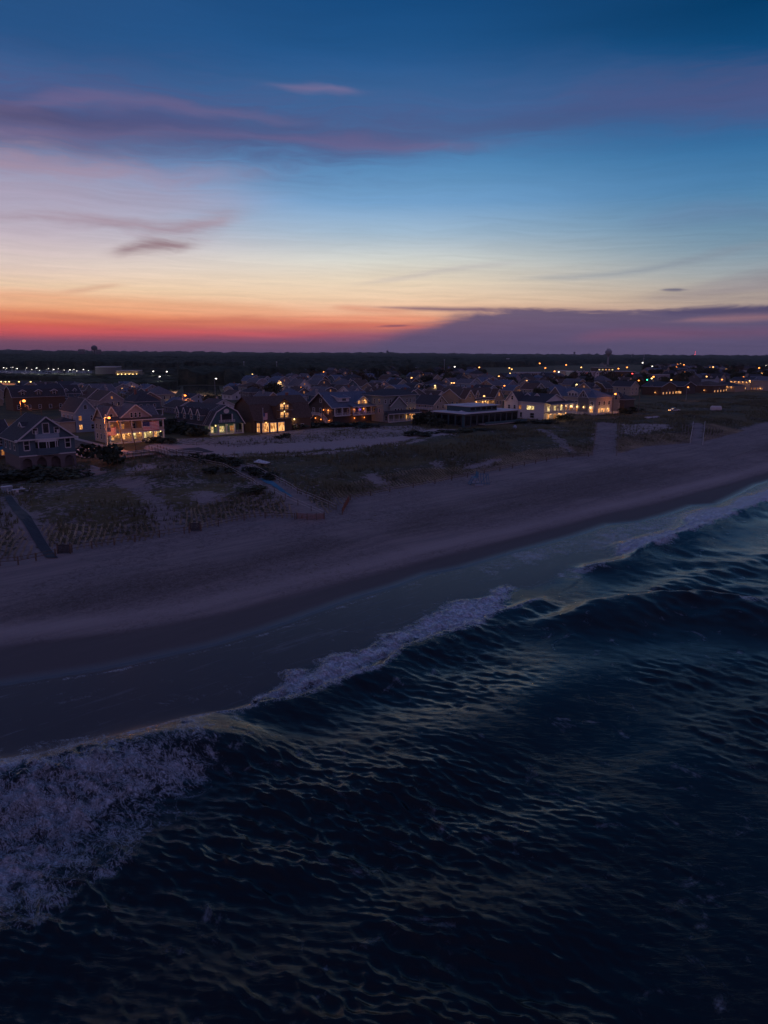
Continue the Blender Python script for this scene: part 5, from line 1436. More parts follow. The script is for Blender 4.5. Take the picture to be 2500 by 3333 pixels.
# ------------------------------------------------------------------ bigger buildings, towers and masts
def big_building(px0, px1, py, h, d, wall, label, rows, lit, name='long_building', roof='roof_pale'):
    c = P(px0, py, 3); e = P(px1, py, 3); w = float(np.hypot(*(e - c)[:2])); a = atan2(e[1] - c[1], e[0] - c[0])
    m = (c + e) / 2; r = empty(name, (m[0] - sin(a) * d / 2, m[1] + cos(a) * d / 2, 2.8), a); tag(r, label, 'building')
    b = block(r, 0, 0, w, d, h, 1, 'x', 'flat', 0, wall, roof, ov=.2)
    n = max(4, int(w / 5))
    for z in rows:
        for k in range(n):
            q = lit[int(k * len(lit) / n)] if z == rows[0] else 'glass'
            win(r, b, 'F', -w / 2 + w * (k + .5) / n, z, w / n * .55, 1.8, q, 'plain')
    return r, w, d, b
r, w, d, b = big_building(312, 378, 1230, 11, 40, 'grey_shingle', 'large dark hall with a pale flat roof beside the left car park', [1.5], ['glass'])
r, w, d, b = big_building(379, 452, 1231, 7.5, 30, 'tan', 'long low building lit yellow along its front beside the large hall', [1.2], ['pale_lit', 'glass', 'warm', 'glass', 'pale_lit', 'warm', 'glass', 'pale_lit'])
for k in range(6): lantern(r, -w * .42 + w * .168 * k, -d / 2 - .8, 4.2, 'bulb_yellow', 120, YELLOW, .4)
r, w, d, b = big_building(1866, 1976, 1236, 8.5, 20, 'pale_grey', 'long three storey terrace with five white gabled bays in the mid town', [1, 3.7, 6.2], ['glass'])
for k in range(5):
    g = block(r, -w * .42 + w * .2 * k, -d / 2 - .3, 4.4, 2.0, 7.5, 2.6, 'y', 'gable', 0, 'white', 'roof_dark', ov=.2, wname='bay_wall', rname='bay_roof'); win(r, g, 'F', 0, 6, 1.5, 1.8); win(r, g, 'F', 0, 2.6, 1.5, 1.8)
r, w, d, b = big_building(1838, 1864, 1230, 8, 30, 'cream', 'plain cream flat roofed block left of the gabled terrace', [4.5], ['glass'])
r, w, d, b = big_building(1945, 1998, 1214, 8, 20, 'dark_wood', 'low dark building with a bright strip of windows under the big water tower', [4.2], ['pale_lit', 'warm', 'pale_lit'])
r, w, d, b = big_building(2000, 2068, 1226, 6.5, 20, 'brown_shingle', 'broad dark flat roofed shop building beside the red lamps', [1.5], ['glass', 'warm_dim', 'glass'])
r, w, d, b = big_building(2085, 2112, 1236, 7, 14, 'white', 'small white building lit brightly beside the green traffic light', [1.5], ['pale_lit', 'glass'])
r, w, d, b = big_building(2140, 2178, 1238, 6, 14, 'pale_grey', 'pale flat building right of the green traffic light', [1.5], ['glass'])
r, w, d, b = big_building(1690, 1836, 1222, 3.6, 26, 'pale_grey', 'long pale roofed single storey sheds left of the gabled terrace', [1.0], ['glass', 'glass', 'warm_dim'])
r, w, d, b = big_building(1652, 1658, 1182, 14, 8, 'white', 'slim white tower block standing out of the far woods', [4, 9], ['glass'], 'tower_block')

def far_point(px, dist): d = ray(px, 1160); k = dist / math.hypot(d[0], d[1]); return d[0] * k, d[1] * k
def top_z(px, py, dist):
    d = ray(px, py); return CAM_H + dist / math.hypot(d[0], d[1]) * d[2]
def slab_building(px0, px1, pyt, dist, label):
    x0, y0 = far_point(px0, dist); x1, y1 = far_point(px1, dist); w = math.hypot(x1 - x0, y1 - y0); a = atan2(y1 - y0, x1 - x0); zt = top_z((px0 + px1) / 2, pyt, dist)
    r = empty('tower_block', ((x0 + x1) / 2, (y0 + y1) / 2, 3), a); tag(r, label, 'building')
    b = block(r, 0, 0, w, 22, zt - 3, 1, 'x', 'flat', 0, 'grey_shingle', 'roof_dark', trim=False, ov=.1)
    for z in np.arange(zt - 14, zt - 4, 4.5):
        for k in range(6): win(r, b, 'F', -w / 2 + w * (k + .5) / 6, z, w / 9, 2.4, 'glass', 'plain')
slab_building(256, 278, 1137, 3600, 'left of two far blocks on the horizon, flat topped and dark')
slab_building(314, 331, 1138, 3600, 'flat block on the horizon right under the legged water tower')

def water_tower(px, pyt, dist, kind, label, bw):
    x, y = far_point(px, dist); zt = top_z(px, pyt, dist); s = bw / FPX * dist / 2
    r = empty('water_tower', (x, y, 2.5), 0); tag(r, label, 'water tower'); H = zt - 2.5
    t = MB(); g = M['roof_grey'] if kind != 'flare' else M['pale_grey']
    if kind == 'flare':
        t.lathe([(s * .30, 0), (s * .24, H - s * 2.3), (s * .34, H - s * 2.0), (s * .80, H - s * 1.45), (s * 1.0, H - s * 1.0), (s * 1.0, H - s * .55), (s * .8, H - s * .31)], g, n=20); t.build('column', r)
        t = MB(); t.lathe([(s * .78, H - s * .30), (s * .6, H - s * .12), (s * .2, H - s * .02)], g, n=20); t.build('tank_top', r)
        for k in range(7):
            q = MB(); a = k * 2 * pi / 7; q.box(s * .5 * cos(a) - .3, s * .5 * cos(a) + .3, s * .5 * sin(a) - .3, s * .5 * sin(a) + .3, H - s * .2, H + s * .10 * (1 + k % 3), M['dark_metal']); q.build('antenna', r)
    else:
        t.lathe([(s * .2, H - s * 1.7), (s * .8, H - s * 1.5), (s, H - s * 1.0), (s * .95, H - s * .5), (s * .5, H - s * .12), (.1, H)], g, n=18); t.build('tank', r)
        t = MB(); t.lathe([(s * .12, 0), (s * .12, H - s * 1.6)], g, n=8); t.build('riser', r)
        for k in range(6 if kind == 'legs' else 4):
            q = MB(); a = k * 2 * pi / (6 if kind == 'legs' else 4); q.bar((s * 1.0 * cos(a), s * 1.0 * sin(a), 0), (s * .85 * cos(a), s * .85 * sin(a), H - s * 1.1), s * .06, g, n=5); q.build('leg', r)
water_tower(309, 1124, 3200, 'legs', 'dark many legged water tower on the horizon at left', 18)
water_tower(1980, 1137, 2000, 'flare', 'large flared water tower on a stout column above the right half of the town', 20)
water_tower(1261, 1140, 6000, 'ball', 'small round water tower on the horizon near the middle', 7)
water_tower(1869, 1145, 5200, 'ball', 'small round water tower left of the large flared one', 6.5)

def mast(px, pyt, pyb, dist, label, red=False, r_=.5, name='mast'):
    x, y = far_point(px, dist); zt = top_z(px, pyt, dist); zb = top_z(px, pyb, dist) if pyb else 2
    r = empty(name, (x, y, min(zb, 3)), 0); tag(r, label, 'mast')
    b = MB(); H = zt - min(zb, 3)
    b.bar((0, 0, 0), (0, 0, H), r_, M['metal'], r_ * .6, 5); b.build('pole', r)
    if red:
        for k, z in enumerate((H, H * .86, H * .72, H * .58)): q = MB(); q.ball((0, 0, 0), 1.7 if k % 3 == 0 else 1.2, M['bulb_red'], 6, 4); q.build('beacon', r, (0, 0, z))
    else:
        b = MB(); b.box(-r_ * 3, r_ * 3, -.2, .2, H * .96, H, M['metal']); b.build('crossarm', r)
mast(2262, 1145, None, 6500, 'thin mast with red beacons on the right horizon', True, .8)
mast(2056, 1147, None, 4200, 'tallest of the thin masts right of the large water tower', False, 1.2)
mast(2097, 1146, None, 4200, 'thin mast at the right of the mast pair on the horizon', False, 1.3)
mast(2096, 1165, None, 1800, 'tall lamp mast with white lights in the right of the town', False, .5)
mast(876, 1136, None, 6500, 'faint thin mast on the left half of the horizon', False, 1.0)
mast(1275, 1141, None, 6500, 'faint short mast right of the middle water tower', False, 1.0)
mast(1577, 1146, None, 6000, 'faint short mast standing alone on the middle horizon', False, 1.0)
mast(900, 1177, None, 780, 'bare tall pole rising from the woods above the brown shingle house', False, .22, 'pole')
mast(793, 1177, None, 800, 'bare tall pole rising from the woods above the teal gambrel house', False, .22, 'pole')
mast(1447, 1170, None, 900, 'slender tall pole with lamp at its foot in the mid town woods', False, .25, 'pole')

# ------------------------------------------------------------------ street lamps
LAMP_M = {}
def street_lamp(px, py, colour, label, group=None, H=8.0, power=None, zg=2.8, r_=None, wood=False, arm=1.4):
    p = P(px, py, zg + H); D = math.hypot(p[0], p[1])
    if D > 3500: return
    rb = r_ if r_ else max(.26, D * .0010)
    key = (colour, H, wood)
    if key not in LAMP_M:
        a = MB(); a.bar((0, 0, 0), (0, 0, H + .4), .16 if wood else .09, M['wood_post'] if wood else M['metal'], .1 if wood else .06, 8)
        b = MB(); b.bar((0, 0, H + .2), (arm * .6, 0, H + .45), .04, M['metal'], n=5); b.bar((arm * .6, 0, H + .45), (arm, 0, H + .3), .04, M['metal'], n=5)
        c = MB(); c.ball((0, 0, 0), 1.0, M[{'o': 'bulb_orange', 'w': 'bulb_white', 'y': 'bulb_yellow', 'r': 'bulb_red', 'g': 'bulb_green', 'm': 'bulb_warm'}[colour]], 8, 6, .7)
        LAMP_M[key] = (a.mesh('pole'), b.mesh('arm'), c.mesh('lamp_head'))
    r = empty('street_lamp', (p[0] - arm * SD[0], p[1] - arm * SD[1], zg), COAST); tag(r, label, 'street lamp', group)
    A, B, C = LAMP_M[key]
    link(bpy.data.objects.new('pole', A), r); link(bpy.data.objects.new('arm', B), r)
    h = bpy.data.objects.new('lamp_head', C); h.location = (arm, 0, H + .1); h.scale = (rb, rb, rb); link(h, r)
    pw = power if power is not None else 260
    if pw: light(r, (arm, 0, H - rb - .2), pw, {'o': ORANGE, 'w': WHITE, 'y': YELLOW, 'r': (1, .1, .05), 'g': (.1, 1, .5), 'm': WARM}[colour], .3)
    return r
street_lamp(78, 1306, 'o', 'orange street lamp on a wooden pole above the arched house', H=9, power=3200, wood=True, r_=.62)
street_lamp(355, 1361, 'o', 'red orange street lamp at the left corner of the flag house', H=9.2, power=2600, r_=.4)
street_lamp(603, 1288, 'o', 'orange lamp against a white gable left of the pond', H=7, power=900, r_=.5)
street_lamp(1133, 1279, 'o', 'orange lamp glowing above the roof of the outside stairs house', H=10, power=900, r_=.55, wood=True)
street_lamp(1576, 1290, 'm', 'warm lamp on a pole in front of the tan mansion', H=9, power=600, r_=.42, wood=True)
street_lamp(2003, 1283, 'o', 'orange lamp between the two shaped gables', H=9.5, power=600, r_=.5, wood=True)
LL = [(2240, 1261, 'o'), (2021, 1221, 'o'), (2058, 1217, 'r'), (2079, 1239, 'o'), (2098, 1220, 'w'), (2127, 1227, 'o'), (2121, 1232, 'y'), (2230, 1211, 'o'), (2013, 1200, 'o'), (2041, 1196, 'o'), (1805, 1209, 'o'),
      (1819, 1211, 'w'), (1757, 1183, 'o'), (1775, 1198, 'o'), (1843, 1188, 'o'), (1892, 1196, 'm'), (1935, 1167, 'm'), (1658, 1198, 'm'), (1666, 1202, 'm'), (1660, 1216, 'y'), (1624, 1225, 'm'), (1520, 1238, 'r'),
      (1470, 1247, 'm'), (1478, 1247, 'm'), (1416, 1256, 'y'), (1443, 1209, 'o'), (1493, 1187, 'o'), (1480, 1194, 'w'), (1642, 1256, 'o'), (1877, 1252, 'y'), (1085, 1209, 'o'), (1054, 1211, 'o'), (1022, 1180, 'y'), (1114, 1184, 'w'),
      (1149, 1182, 'y'), (1187, 1189, 'o'), (913, 1245, 'm'), (727, 1209, 'y'), (630, 1215, 'w'), (704, 1233, 'w'), (822, 1219, 'y'), (499, 1209, 'w'), (520, 1226, 'w'), (543, 1210, 'w'), (2182, 1190, 'm'), (2206, 1187, 'o'), (2216, 1185, 'm'),
      (2226, 1188, 'o'), (2203, 1195, 'o'), (2311, 1197, 'm'), (2321, 1195, 'm'), (2365, 1202, 'm'), (2394, 1206, 'o'), (2471, 1198, 'o'), (2494, 1190, 'w'), (2123, 1193, 'w'), (2092, 1181, 'w'), (1693, 1276, 'm'), (2185, 1237, 'm'), (2420, 1228, 'o'), (2440, 1240, 'm'),
      (2480, 1216, 'm'), (1560, 1196, 'm'), (1340, 1230, 'm'), (980, 1262, 'o'), (1210, 1262, 'm'), (1715, 1240, 'm'), (2300, 1226, 'm'), (2350, 1236, 'o'), (1230, 1205, 'w')]
cn = dict(o='orange', w='white', y='yellow', r='red', g='green', m='warm')
cnt = {}
for x_, y_, c_ in sorted(LL, key=lambda q: -q[1]):
    k_ = (c_, landmark(x_)); cnt[k_] = cnt.get(k_, 0) + 1
tot = dict(cnt); cnt = {}
for x_, y_, c_ in sorted(LL, key=lambda q: -q[1]):
    k_ = (c_, landmark(x_)); cnt[k_] = cnt.get(k_, 0) + 1
    big = (x_, y_) in ((727, 1209), (1805, 1209), (2127, 1227), (2058, 1217))
    street_lamp(x_, y_, c_, ('' if tot[k_] == 1 else ORD[cnt[k_] - 1] + ' ') + f'{cn[c_]} point of light in the town {k_[1]}', 'street lamps of the town', H=8, power=700 if big else 300, r_=.9 if big else None)
g_ = P(2105, 1234, 9); r = empty('traffic_light', (g_[0], g_[1], 2.8), COAST); tag(r, 'traffic light showing green at the crossing in the right of the town', 'traffic light')
b = MB(); b.bar((0, 0, 0), (0, 0, 6.4), .1, M['dark_metal']); b.build('pole', r); b = MB(); b.box(-.35, .35, -.2, .2, 5.2, 6.6, M['dark_metal']); b.build('housing', r)
b = MB(); b.ball((0, 0, 0), .6, M['bulb_green'], 8, 5); b.build('signal_lamp', r, (0, -.5, 5.6)); light(r, (0, -1.4, 5.6), 400, (.1, 1, .5), .3)
# the car park lamps at left, with the cars under them
for i, (x_, y_) in enumerate([(12, 1197), (22, 1199), (42, 1196), (56, 1200), (87, 1198), (104, 1203), (120, 1198), (129, 1206), (158, 1200), (175, 1203), (190, 1200), (209, 1205), (228, 1204), (241, 1203), (250, 1208), (272, 1203), (288, 1206)]):
    street_lamp(x_, y_, 'w', 'white car park lamp in the bright lot at far left', 'car park lamps', H=8, power=1100, r_=.34 + .2 * (i % 3 == 0))
def car_mesh(body):
    b = MB(); pts = [(-2.2, .35), (2.2, .35), (2.25, .75), (1.3, .9), (.8, 1.4), (-1.2, 1.45), (-1.9, .95), (-2.25, .85)]
    b.prism(pts, -.85, .85, 'x' if False else 'y', M[body]); a = b.mesh('body')
    g = MB(); g.prism([(-1.65, .95), (1.1, .92), (.72, 1.34), (-1.15, 1.39)], -.87, .87, 'y', M['glass']); g2 = g.mesh('windows')
    w = MB()
    w.lathe([(.33, -.1), (.33, .1)], M['rubber'], n=10); return a, g2, w.mesh('wheel')
CARS = [car_mesh('car_dark'), car_mesh('car_pale')]
def car(x, y, z, a, k, label, group=None):
    r = empty('parked_car', (x, y, z), a); tag(r, label, 'car', group)
    link(bpy.data.objects.new('body', CARS[k][0]), r); link(bpy.data.objects.new('windows', CARS[k][1]), r)
    for u in (-1.4, 1.35):
        for v in (-.82, .82): o = bpy.data.objects.new('wheel', CARS[k][2]); o.location = (u, v, .33); o.rotation_euler = (pi / 2, 0, 0); link(o, r)
    return r
def strip_mat(name, c): return mat(name, c, .8, .2, .3)
def sheet(name, poly, z, m, kind='structure'):
    vs = [(a, b, z) for a, b in poly]; me = bpy.data.meshes.new(name); me.from_pydata(vs, [], [tuple(range(len(vs)))]); me.materials.append(m); me.update()
    o = link(bpy.data.objects.new(name, me)); tag(o, kind=kind); return o
lot_m = strip_mat('car_park_paving', (.16, .155, .15))
sheet('car_park', pixpoly([(-40, 1206), (300, 1208), (300, 1224), (-40, 1226)], 3), 3.12, lot_m)
rg = random.Random(5)
for i in range(46):
    p = P(rg.uniform(0, 295), rg.uniform(1208, 1220), 3.2); car(p[0], p[1], 3.14, COAST + rg.choice([0, pi / 2]), rg.randrange(2), ('dark' if False else 'small') + ' parked car in the bright lot at far left', 'cars in the car park')
sheet('pond', pixpoly([(596, 1258), (640, 1256), (712, 1257), (722, 1290), (600, 1292)], 2.9), 3.1, M['lake'])
sheet('pond', pixpoly([(470, 1258), (530, 1256), (590, 1262), (570, 1284), (470, 1276)], 2.9), 3.1, M['lake'])
sheet('inlet', pixpoly([(-60, 1243), (170, 1243), (175, 1254), (-60, 1252)], 2.9), 3.1, M['lake'])
for i, x_ in enumerate((4, 18, 30, 62, 100)): street_lamp(x_, 1243, 'y', 'yellow lamp in a row along the dark inlet at far left', 'inlet lamps', H=3, power=200, r_=.5)

# ------------------------------------------------------------------ the street between the arched house and the flag house
def draped(name, s0, s1, n0, n1, m, lift=.06, step=1.0, kind='structure', parent=None, skew=0):
    ss_ = np.linspace(s0, s1, max(2, int(abs(s1 - s0) / step) + 1)); nn = np.linspace(n0, n1, max(2, int(abs(n1 - n0) / step) + 1))
    a, b_ = np.meshgrid(ss_, nn); x, y = xy(a.ravel() + skew * (b_.ravel() - n0), b_.ravel()); z = height(x, y) + lift
    o = link(bpy.data.objects.new(name, mesh_np(name, np.stack([x, y, z], 1), grid_quads(len(nn), len(ss_)), m, False)), parent)
    if kind: tag(o, kind=kind)
    return o
q = sn(*P(318, 1472, 3)[:2]); RS, RNN = float(q[0]), float(q[1])
draped('street', RS - 5, RS + 5, RNN - 16, RNN + 60, M['asphalt'], .07)
draped('street_end', RS + 5, RS + 26, RNN - 17, RNN - 8, M['asphalt'], .07)
draped('pavement', RS + 5.02, RS + 7, RNN - 7.5, RNN + 60, M['concrete'], .18)
draped('pavement', RS - 7, RS - 5.02, RNN - 10, RNN + 60, M['concrete'], .18)
cw = empty('crosswalk', (0, 0, 0)); tag(cw, 'white barred crosswalk on the street right of the arched house', 'crosswalk')
for j in range(2):
    for k in range(6): draped('bar', RS - 4.4 + 1.55 * k, RS - 3.7 + 1.55 * k, RNN - 3 + 10 * j, RNN - .4 + 10 * j, M['paint'], .085, kind=None, parent=cw)

# ------------------------------------------------------------------ flagpoles, poles and wires near the flag house
def pole_from(px, pyb, pyt, name, label, cat, m='metal', r_=.09, lean=0.0):
    b_ = Pg(px, pyb); D = float(np.hypot(b_[0], b_[1])); zt = top_z(px, pyt, D)
    r = empty(name, tuple(b_), COAST); tag(r, label, cat)
    q = MB(); q.bar((0, 0, -.3), (lean, 0, zt - b_[2]), r_, M[m], r_ * .7, 8); q.build('pole', r)
    q = MB(); q.ball((lean, 0, zt - b_[2] + .1), r_ * 1.7, M[m], 6, 4); q.build('finial', r)
    return r, zt - b_[2]
fp, H_ = pole_from(351, 1454, 1352, 'flagpole', 'white flagpole lit from its foot at the left corner of the flag house', 'flagpole', 'trim', .14)
make_flag('pole_flag', 'striped flag drooping from the white flagpole beside the flag house', fp, (.2, 0, H_ * .36), 2.6, 2.3)
light(fp, (.8, -.8, .4), 90, YELLOW, .2)
fp, H_ = pole_from(858, 1412, 1330, 'flagpole', 'slim flagpole in front of the brown shingle house', 'flagpole', 'metal', .10)
make_flag('pole_flag', 'limp striped flag on the flagpole before the brown shingle house', fp, (.15, 0, H_ * .55), 1.6, 2.4)
pole_from(408, 1462, 1372, 'utility_pole', 'dark leaning pole in front of the flag house, left of the pair', 'pole', 'wood_post', .16, -1.6)
pole_from(444, 1466, 1372, 'utility_pole', 'dark leaning pole in front of the big flag, right of the pair', 'pole', 'wood_post', .16, -1.2)
for px, a, b_, lb in ((137, 1358, 1322, 'dark pole holding wires left of the pointed gable house'), (1531, 1340, 1296, 'lit wooden pole before the left gable of the tan mansion'), (2077, 1344, 1272, 'tall bare pole right of the shaped gables'),
                      (2101, 1342, 1324, 'short dark post right of the tall bare pole'), (2206, 1300, 1268, 'pole in front of the far orange lamp house'), (2388, 1282, 1262, 'pole before the string of lamps'), (1050, 1379, 1288, 'tall dark pole before the stair landing')):
    pole_from(px, a, b_, 'utility_pole', lb, 'pole', 'wood_post', .15)
wr = empty('overhead_wires', (0, 0, 0)); tag(wr, 'sagging overhead wires lit orange below the street lamp at left', 'wires')
pa = Vector(P(76, 1310, 11.2)); pb = Vector(P(137, 1326, 10)); pc = Vector(P(205, 1308, 10))
for a, b_, sg in ((pa, pb, 1.6), (pb, pc, 1.2), (pa + Vector((0, 0, -1)), pb + Vector((0, 0, -1)), 1.4)):
    w = MB(); pr = None
    for k in range(9):
        t = k / 8; c = a.lerp(b_, t) - Vector((0, 0, sg * 4 * t * (1 - t)))
        if pr is not None: w.bar(pr, c, .035, M['dark_metal'], n=4)
        pr = c
    w.build('wire', wr)

# ------------------------------------------------------------------ dunes: fences, mats, gates, ramp
def fence(name, label, pix, h, every, post_m, rail_m, rails=(.5, 1.0), pr=.07, cat='fence', mesh_m=None, lift=0.0, tilt=0.0):
    pts = [Pg(*q) for q in pix]
    r = empty(name, tuple(pts[0])); tag(r, label, cat); o = pts[0].copy()
    P2 = []
    for a, b_ in zip(pts[:-1], pts[1:]):
        L = float(np.hypot(*(b_ - a)[:2])); n = max(1, int(round(L / every)))
        for k in range(n):
            q = a + (b_ - a) * k / n; q[2] = h1(q[0], q[1]) + lift; P2.append(q)
    q = pts[-1].copy(); q[2] = h1(q[0], q[1]) + lift; P2.append(q)
    pm = MB(); pm.bar((0, 0, -.4), (tilt, 0, h), pr, M[post_m], n=6); me = pm.mesh('post')
    for q in P2: p_ = bpy.data.objects.new('post', me); p_.location = tuple(q - o); link(p_, r)
    for z in rails:
        for a, b_ in zip(P2[:-1], P2[1:]):
            m_ = MB(); m_.bar(tuple(a - o + np.array([0, 0, z * h])), tuple(b_ - o + np.array([0, 0, z * h])), .045, M[rail_m], n=4); m_.build('rail', r)
    if mesh_m:
        for a, b_ in zip(P2[:-1], P2[1:]):
            A = a - o; B = b_ - o; m_ = MB()
            for k in range(5): z = .12 + k * (h * .88 - .12) / 4; m_.bar((A[0], A[1], A[2] + z), (B[0], B[1], B[2] + z), .035, M[mesh_m], n=4)
            n = 9
            for k in range(1, n): c = A + (B - A) * k / n; m_.bar((c[0], c[1], c[2] + .1), (c[0], c[1], c[2] + h * .9), .035, M[mesh_m], n=4)
            tag(m_.build('netting', r), kind='stuff')
    return r
fence('path_fence', 'left post and rail fence of the beach path with the blue mat', [(600, 1497), (680, 1512), (742, 1530), (800, 1562), (860, 1600), (929, 1626), (970, 1645), (1013, 1664), (1055, 1683)], 1.1, 3.2, 'wood_post', 'rail_wood', (.95, .5))
fence('path_fence', 'right post and rail fence of the beach path with the blue mat', [(804, 1522), (860, 1545), (910, 1572), (968, 1607), (1027, 1630), (1070, 1649), (1094, 1660)], 1.1, 3.2, 'wood_post', 'rail_wood', (.95, .5))
fence('orange_fence', 'drooping orange netting fence left of the path mouth', [(966, 1690), (1000, 1692), (1030, 1692), (1056, 1690)], 1.2, 2.6, 'wood_post', 'wood_post', (), .08, mesh_m='orange_mesh')
fence('orange_fence', 'orange netting fence right of the path mouth', [(1114, 1675), (1120, 1660), (1136, 1632)], 1.3, 2.6, 'wood_post', 'wood_post', (), .08, mesh_m='orange_mesh')
fence('sand_fence', 'thin sand fence along the foot of the left dune', [(0, 1842), (60, 1838), (118, 1826), (181, 1812)], 1.2, 4.5, 'wood_post', 'wood_post', (.9, .5), .10)
fence('sand_fence', 'thin sand fence at the dune foot between the two dark gates', [(235, 1798), (300, 1786), (372, 1774), (440, 1764), (520, 1750), (600, 1738), (616, 1735)], 1.2, 4.5, 'wood_post', 'wood_post', (.9, .5), .10)
fence('sand_fence', 'thin sand fence at the dune foot right of the middle dark gate', [(655, 1728), (711, 1713), (795, 1694), (863, 1686), (960, 1690)], 1.1, 4.5, 'wood_post', 'wood_post', (.9, .5), .10)
fence('sand_fence', 'long thin sand fence along the dune foot right of the orange netting', [(1140, 1628), (1269, 1602), (1416, 1575), (1522, 1554), (1627, 1533), (1813, 1495), (1915, 1487)], 1.1, 6, 'wood_post', 'wood_post', (.9, .5), .10)
fence('rope_fence', 'post row along the left side of the wide sand road', [(1943, 1388), (1938, 1420), (1932, 1455), (1927, 1484)], 1.1, 4.5, 'deck', 'wood_post', (.8,), .10)
fence('rope_fence', 'post row along the right side of the wide sand road', [(2015, 1385), (2014, 1420), (2010, 1455), (2006, 1484)], 1.1, 4.5, 'deck', 'wood_post', (.8,), .10)
fence('white_fence', 'white fence on the left of the farthest beach path', [(2256, 1382), (2253, 1405), (2248, 1428), (2246, 1444)], 1.2, 2.0, 'trim', 'trim', (.95, .5), .09)
fence('white_fence', 'white fence on the right of the farthest beach path', [(2294, 1380), (2292, 1405), (2289, 1428), (2287, 1448)], 1.2, 2.0, 'trim', 'trim', (.95, .5), .09)
for i, x_ in enumerate((2222, 2232, 2242)): fence('row_fence', f'{("left","middle","right")[i]} of three short slat rows left of the white path fence', [(x_, 1388), (x_ - 4, 1428)], .9, 1.6, 'deck', 'deck', (.9,), .07)
for i, x_ in enumerate((2302, 2312, 2322, 2332, 2342, 2352)): fence('row_fence', f'{ORD[i]} curved slat row right of the white path fence', [(x_, 1388 + i * 3), (x_ + 2, 1412), (x_ - 4, 1432 - i * 1.5)], .9, 1.6, 'deck', 'deck', (.9,), .07)
fence('track_fence', 'low dark fence edging the pale sand track', [(560, 1447), (640, 1450), (762, 1456), (860, 1450), (960, 1442)], 1.0, 7, 'wood_post', 'wood_post', (.9,), .08)

def gate(px0, px1, py, label):
    a = Pg(px0, py); b_ = Pg(px1, py); w = float(np.hypot(*(b_ - a)[:2])); r = empty('gate', tuple(a), atan2(b_[1] - a[1], b_[0] - a[0])); tag(r, label, 'gate')
    n = 9
    for k in range(n): m_ = MB(); m_.box(w * k / n + .02, w * (k + 1) / n - .02, -.04, .0, .05, 1.35, M['gate']); m_.build('board', r)
    for z in (.25, 1.15): m_ = MB(); m_.box(0, w, .005, .07, z, z + .12, M['wood_post']); m_.build('rail', r)
    for x_ in (-.08, w + .08): m_ = MB(); m_.box(x_ - .08, x_ + .08, -.06, .10, -.4, 1.55, M['wood_post']); m_.build('post', r)
gate(190, 228, 1802, 'dark board gate at the foot of the grey path on the left')
gate(620, 651, 1728, 'dark board gate at the dune foot below the faint sand path')

def mat_strip(name, label, pix, m):
    poly = pixpoly(pix, 3.0); k = len(poly) // 2
    L = poly[:k]; R = poly[k:][::-1]; N = 26; vs = []; fs = []
    def at(l, t):
        u = t * (len(l) - 1); i = min(int(u), len(l) - 2); f = u - i
        return l[i][0] + (l[i + 1][0] - l[i][0]) * f, l[i][1] + (l[i + 1][1] - l[i][1]) * f
    for i in range(N + 1):
        for j in range(4):
            a = at(L, i / N); b_ = at(R, i / N); x = a[0] + (b_[0] - a[0]) * j / 3; y = a[1] + (b_[1] - a[1]) * j / 3
            vs.append((x, y, h1(x, y) + .12))
    for i in range(N):
        for j in range(3): q = i * 4 + j; fs.append((q, q + 1, q + 5, q + 4))
    me = bpy.data.meshes.new(name); me.from_pydata(vs, [], fs); me.materials.append(M[m]); me.update()
    tag(link(bpy.data.objects.new(name, me)), label, 'mat')
mat_strip('beach_mat', 'long blue roll out mat lying on the main beach path', [(838, 1566), (905, 1602), (945, 1621), (952, 1618), (905, 1590), (862, 1562)], 'blue_mat')
mat_strip('beach_mat', 'dark grey mat down the left path to the gate', [(14, 1624), (62, 1700), (148, 1786), (186, 1786), (108, 1706), (38, 1624)], 'gate')

# wooden ramp with pale handrails behind the dune
def ramp(pixa, pixb, label, width=2.2, h0=1.0, name='boardwalk_ramp'):
    a = Pg(*pixa); b_ = Pg(*pixb); L = float(np.hypot(*(b_ - a)[:2])); r = empty(name, tuple(a), atan2(b_[1] - a[1], b_[0] - a[0])); tag(r, label, 'ramp')
    dz = float(b_[2] - a[2]); n = min(60, int(L / .45)); pm = MB(); pm.box(0, .40, -width / 2, width / 2, 0, .06, M['deck']); me = pm.mesh('plank')
    for k in range(n): t = k / n; o = bpy.data.objects.new('plank', me); o.location = (L * t, 0, h0 + dz * t); link(o, r)
    for s_ in (-1, 1):
        y_ = s_ * (width / 2 + .06)
        m_ = MB(); m_.bar((0, y_, h0 + 1.05), (L, y_, h0 + 1.05 + dz), .07, M['trim'], n=4); m_.build('handrail', r)
        m_ = MB(); m_.bar((0, y_, h0 + .55), (L, y_, h0 + .55 + dz), .05, M['deck'], n=4); m_.build('rail', r)
        for k in range(int(L / 2.4) + 1): t = min(1, k * 2.4 / L); m_ = MB(); m_.box(L * t - .06, L * t + .06, y_ - .06, y_ + .06, -.6, h0 + 1.05 + dz * t, M['wood_post']); m_.build('post', r)
ramp((500, 1472), (566, 1494), 'wooden ramp with pale handrails coming down over the dune crest', h0=1.0)
ramp((566, 1484), (650, 1492), 'level dark boardwalk with railings at the head of the beach path', h0=.5)
ramp((398, 1496), (498, 1484), 'dark boardwalk with railings running right from the street end', h0=.6)
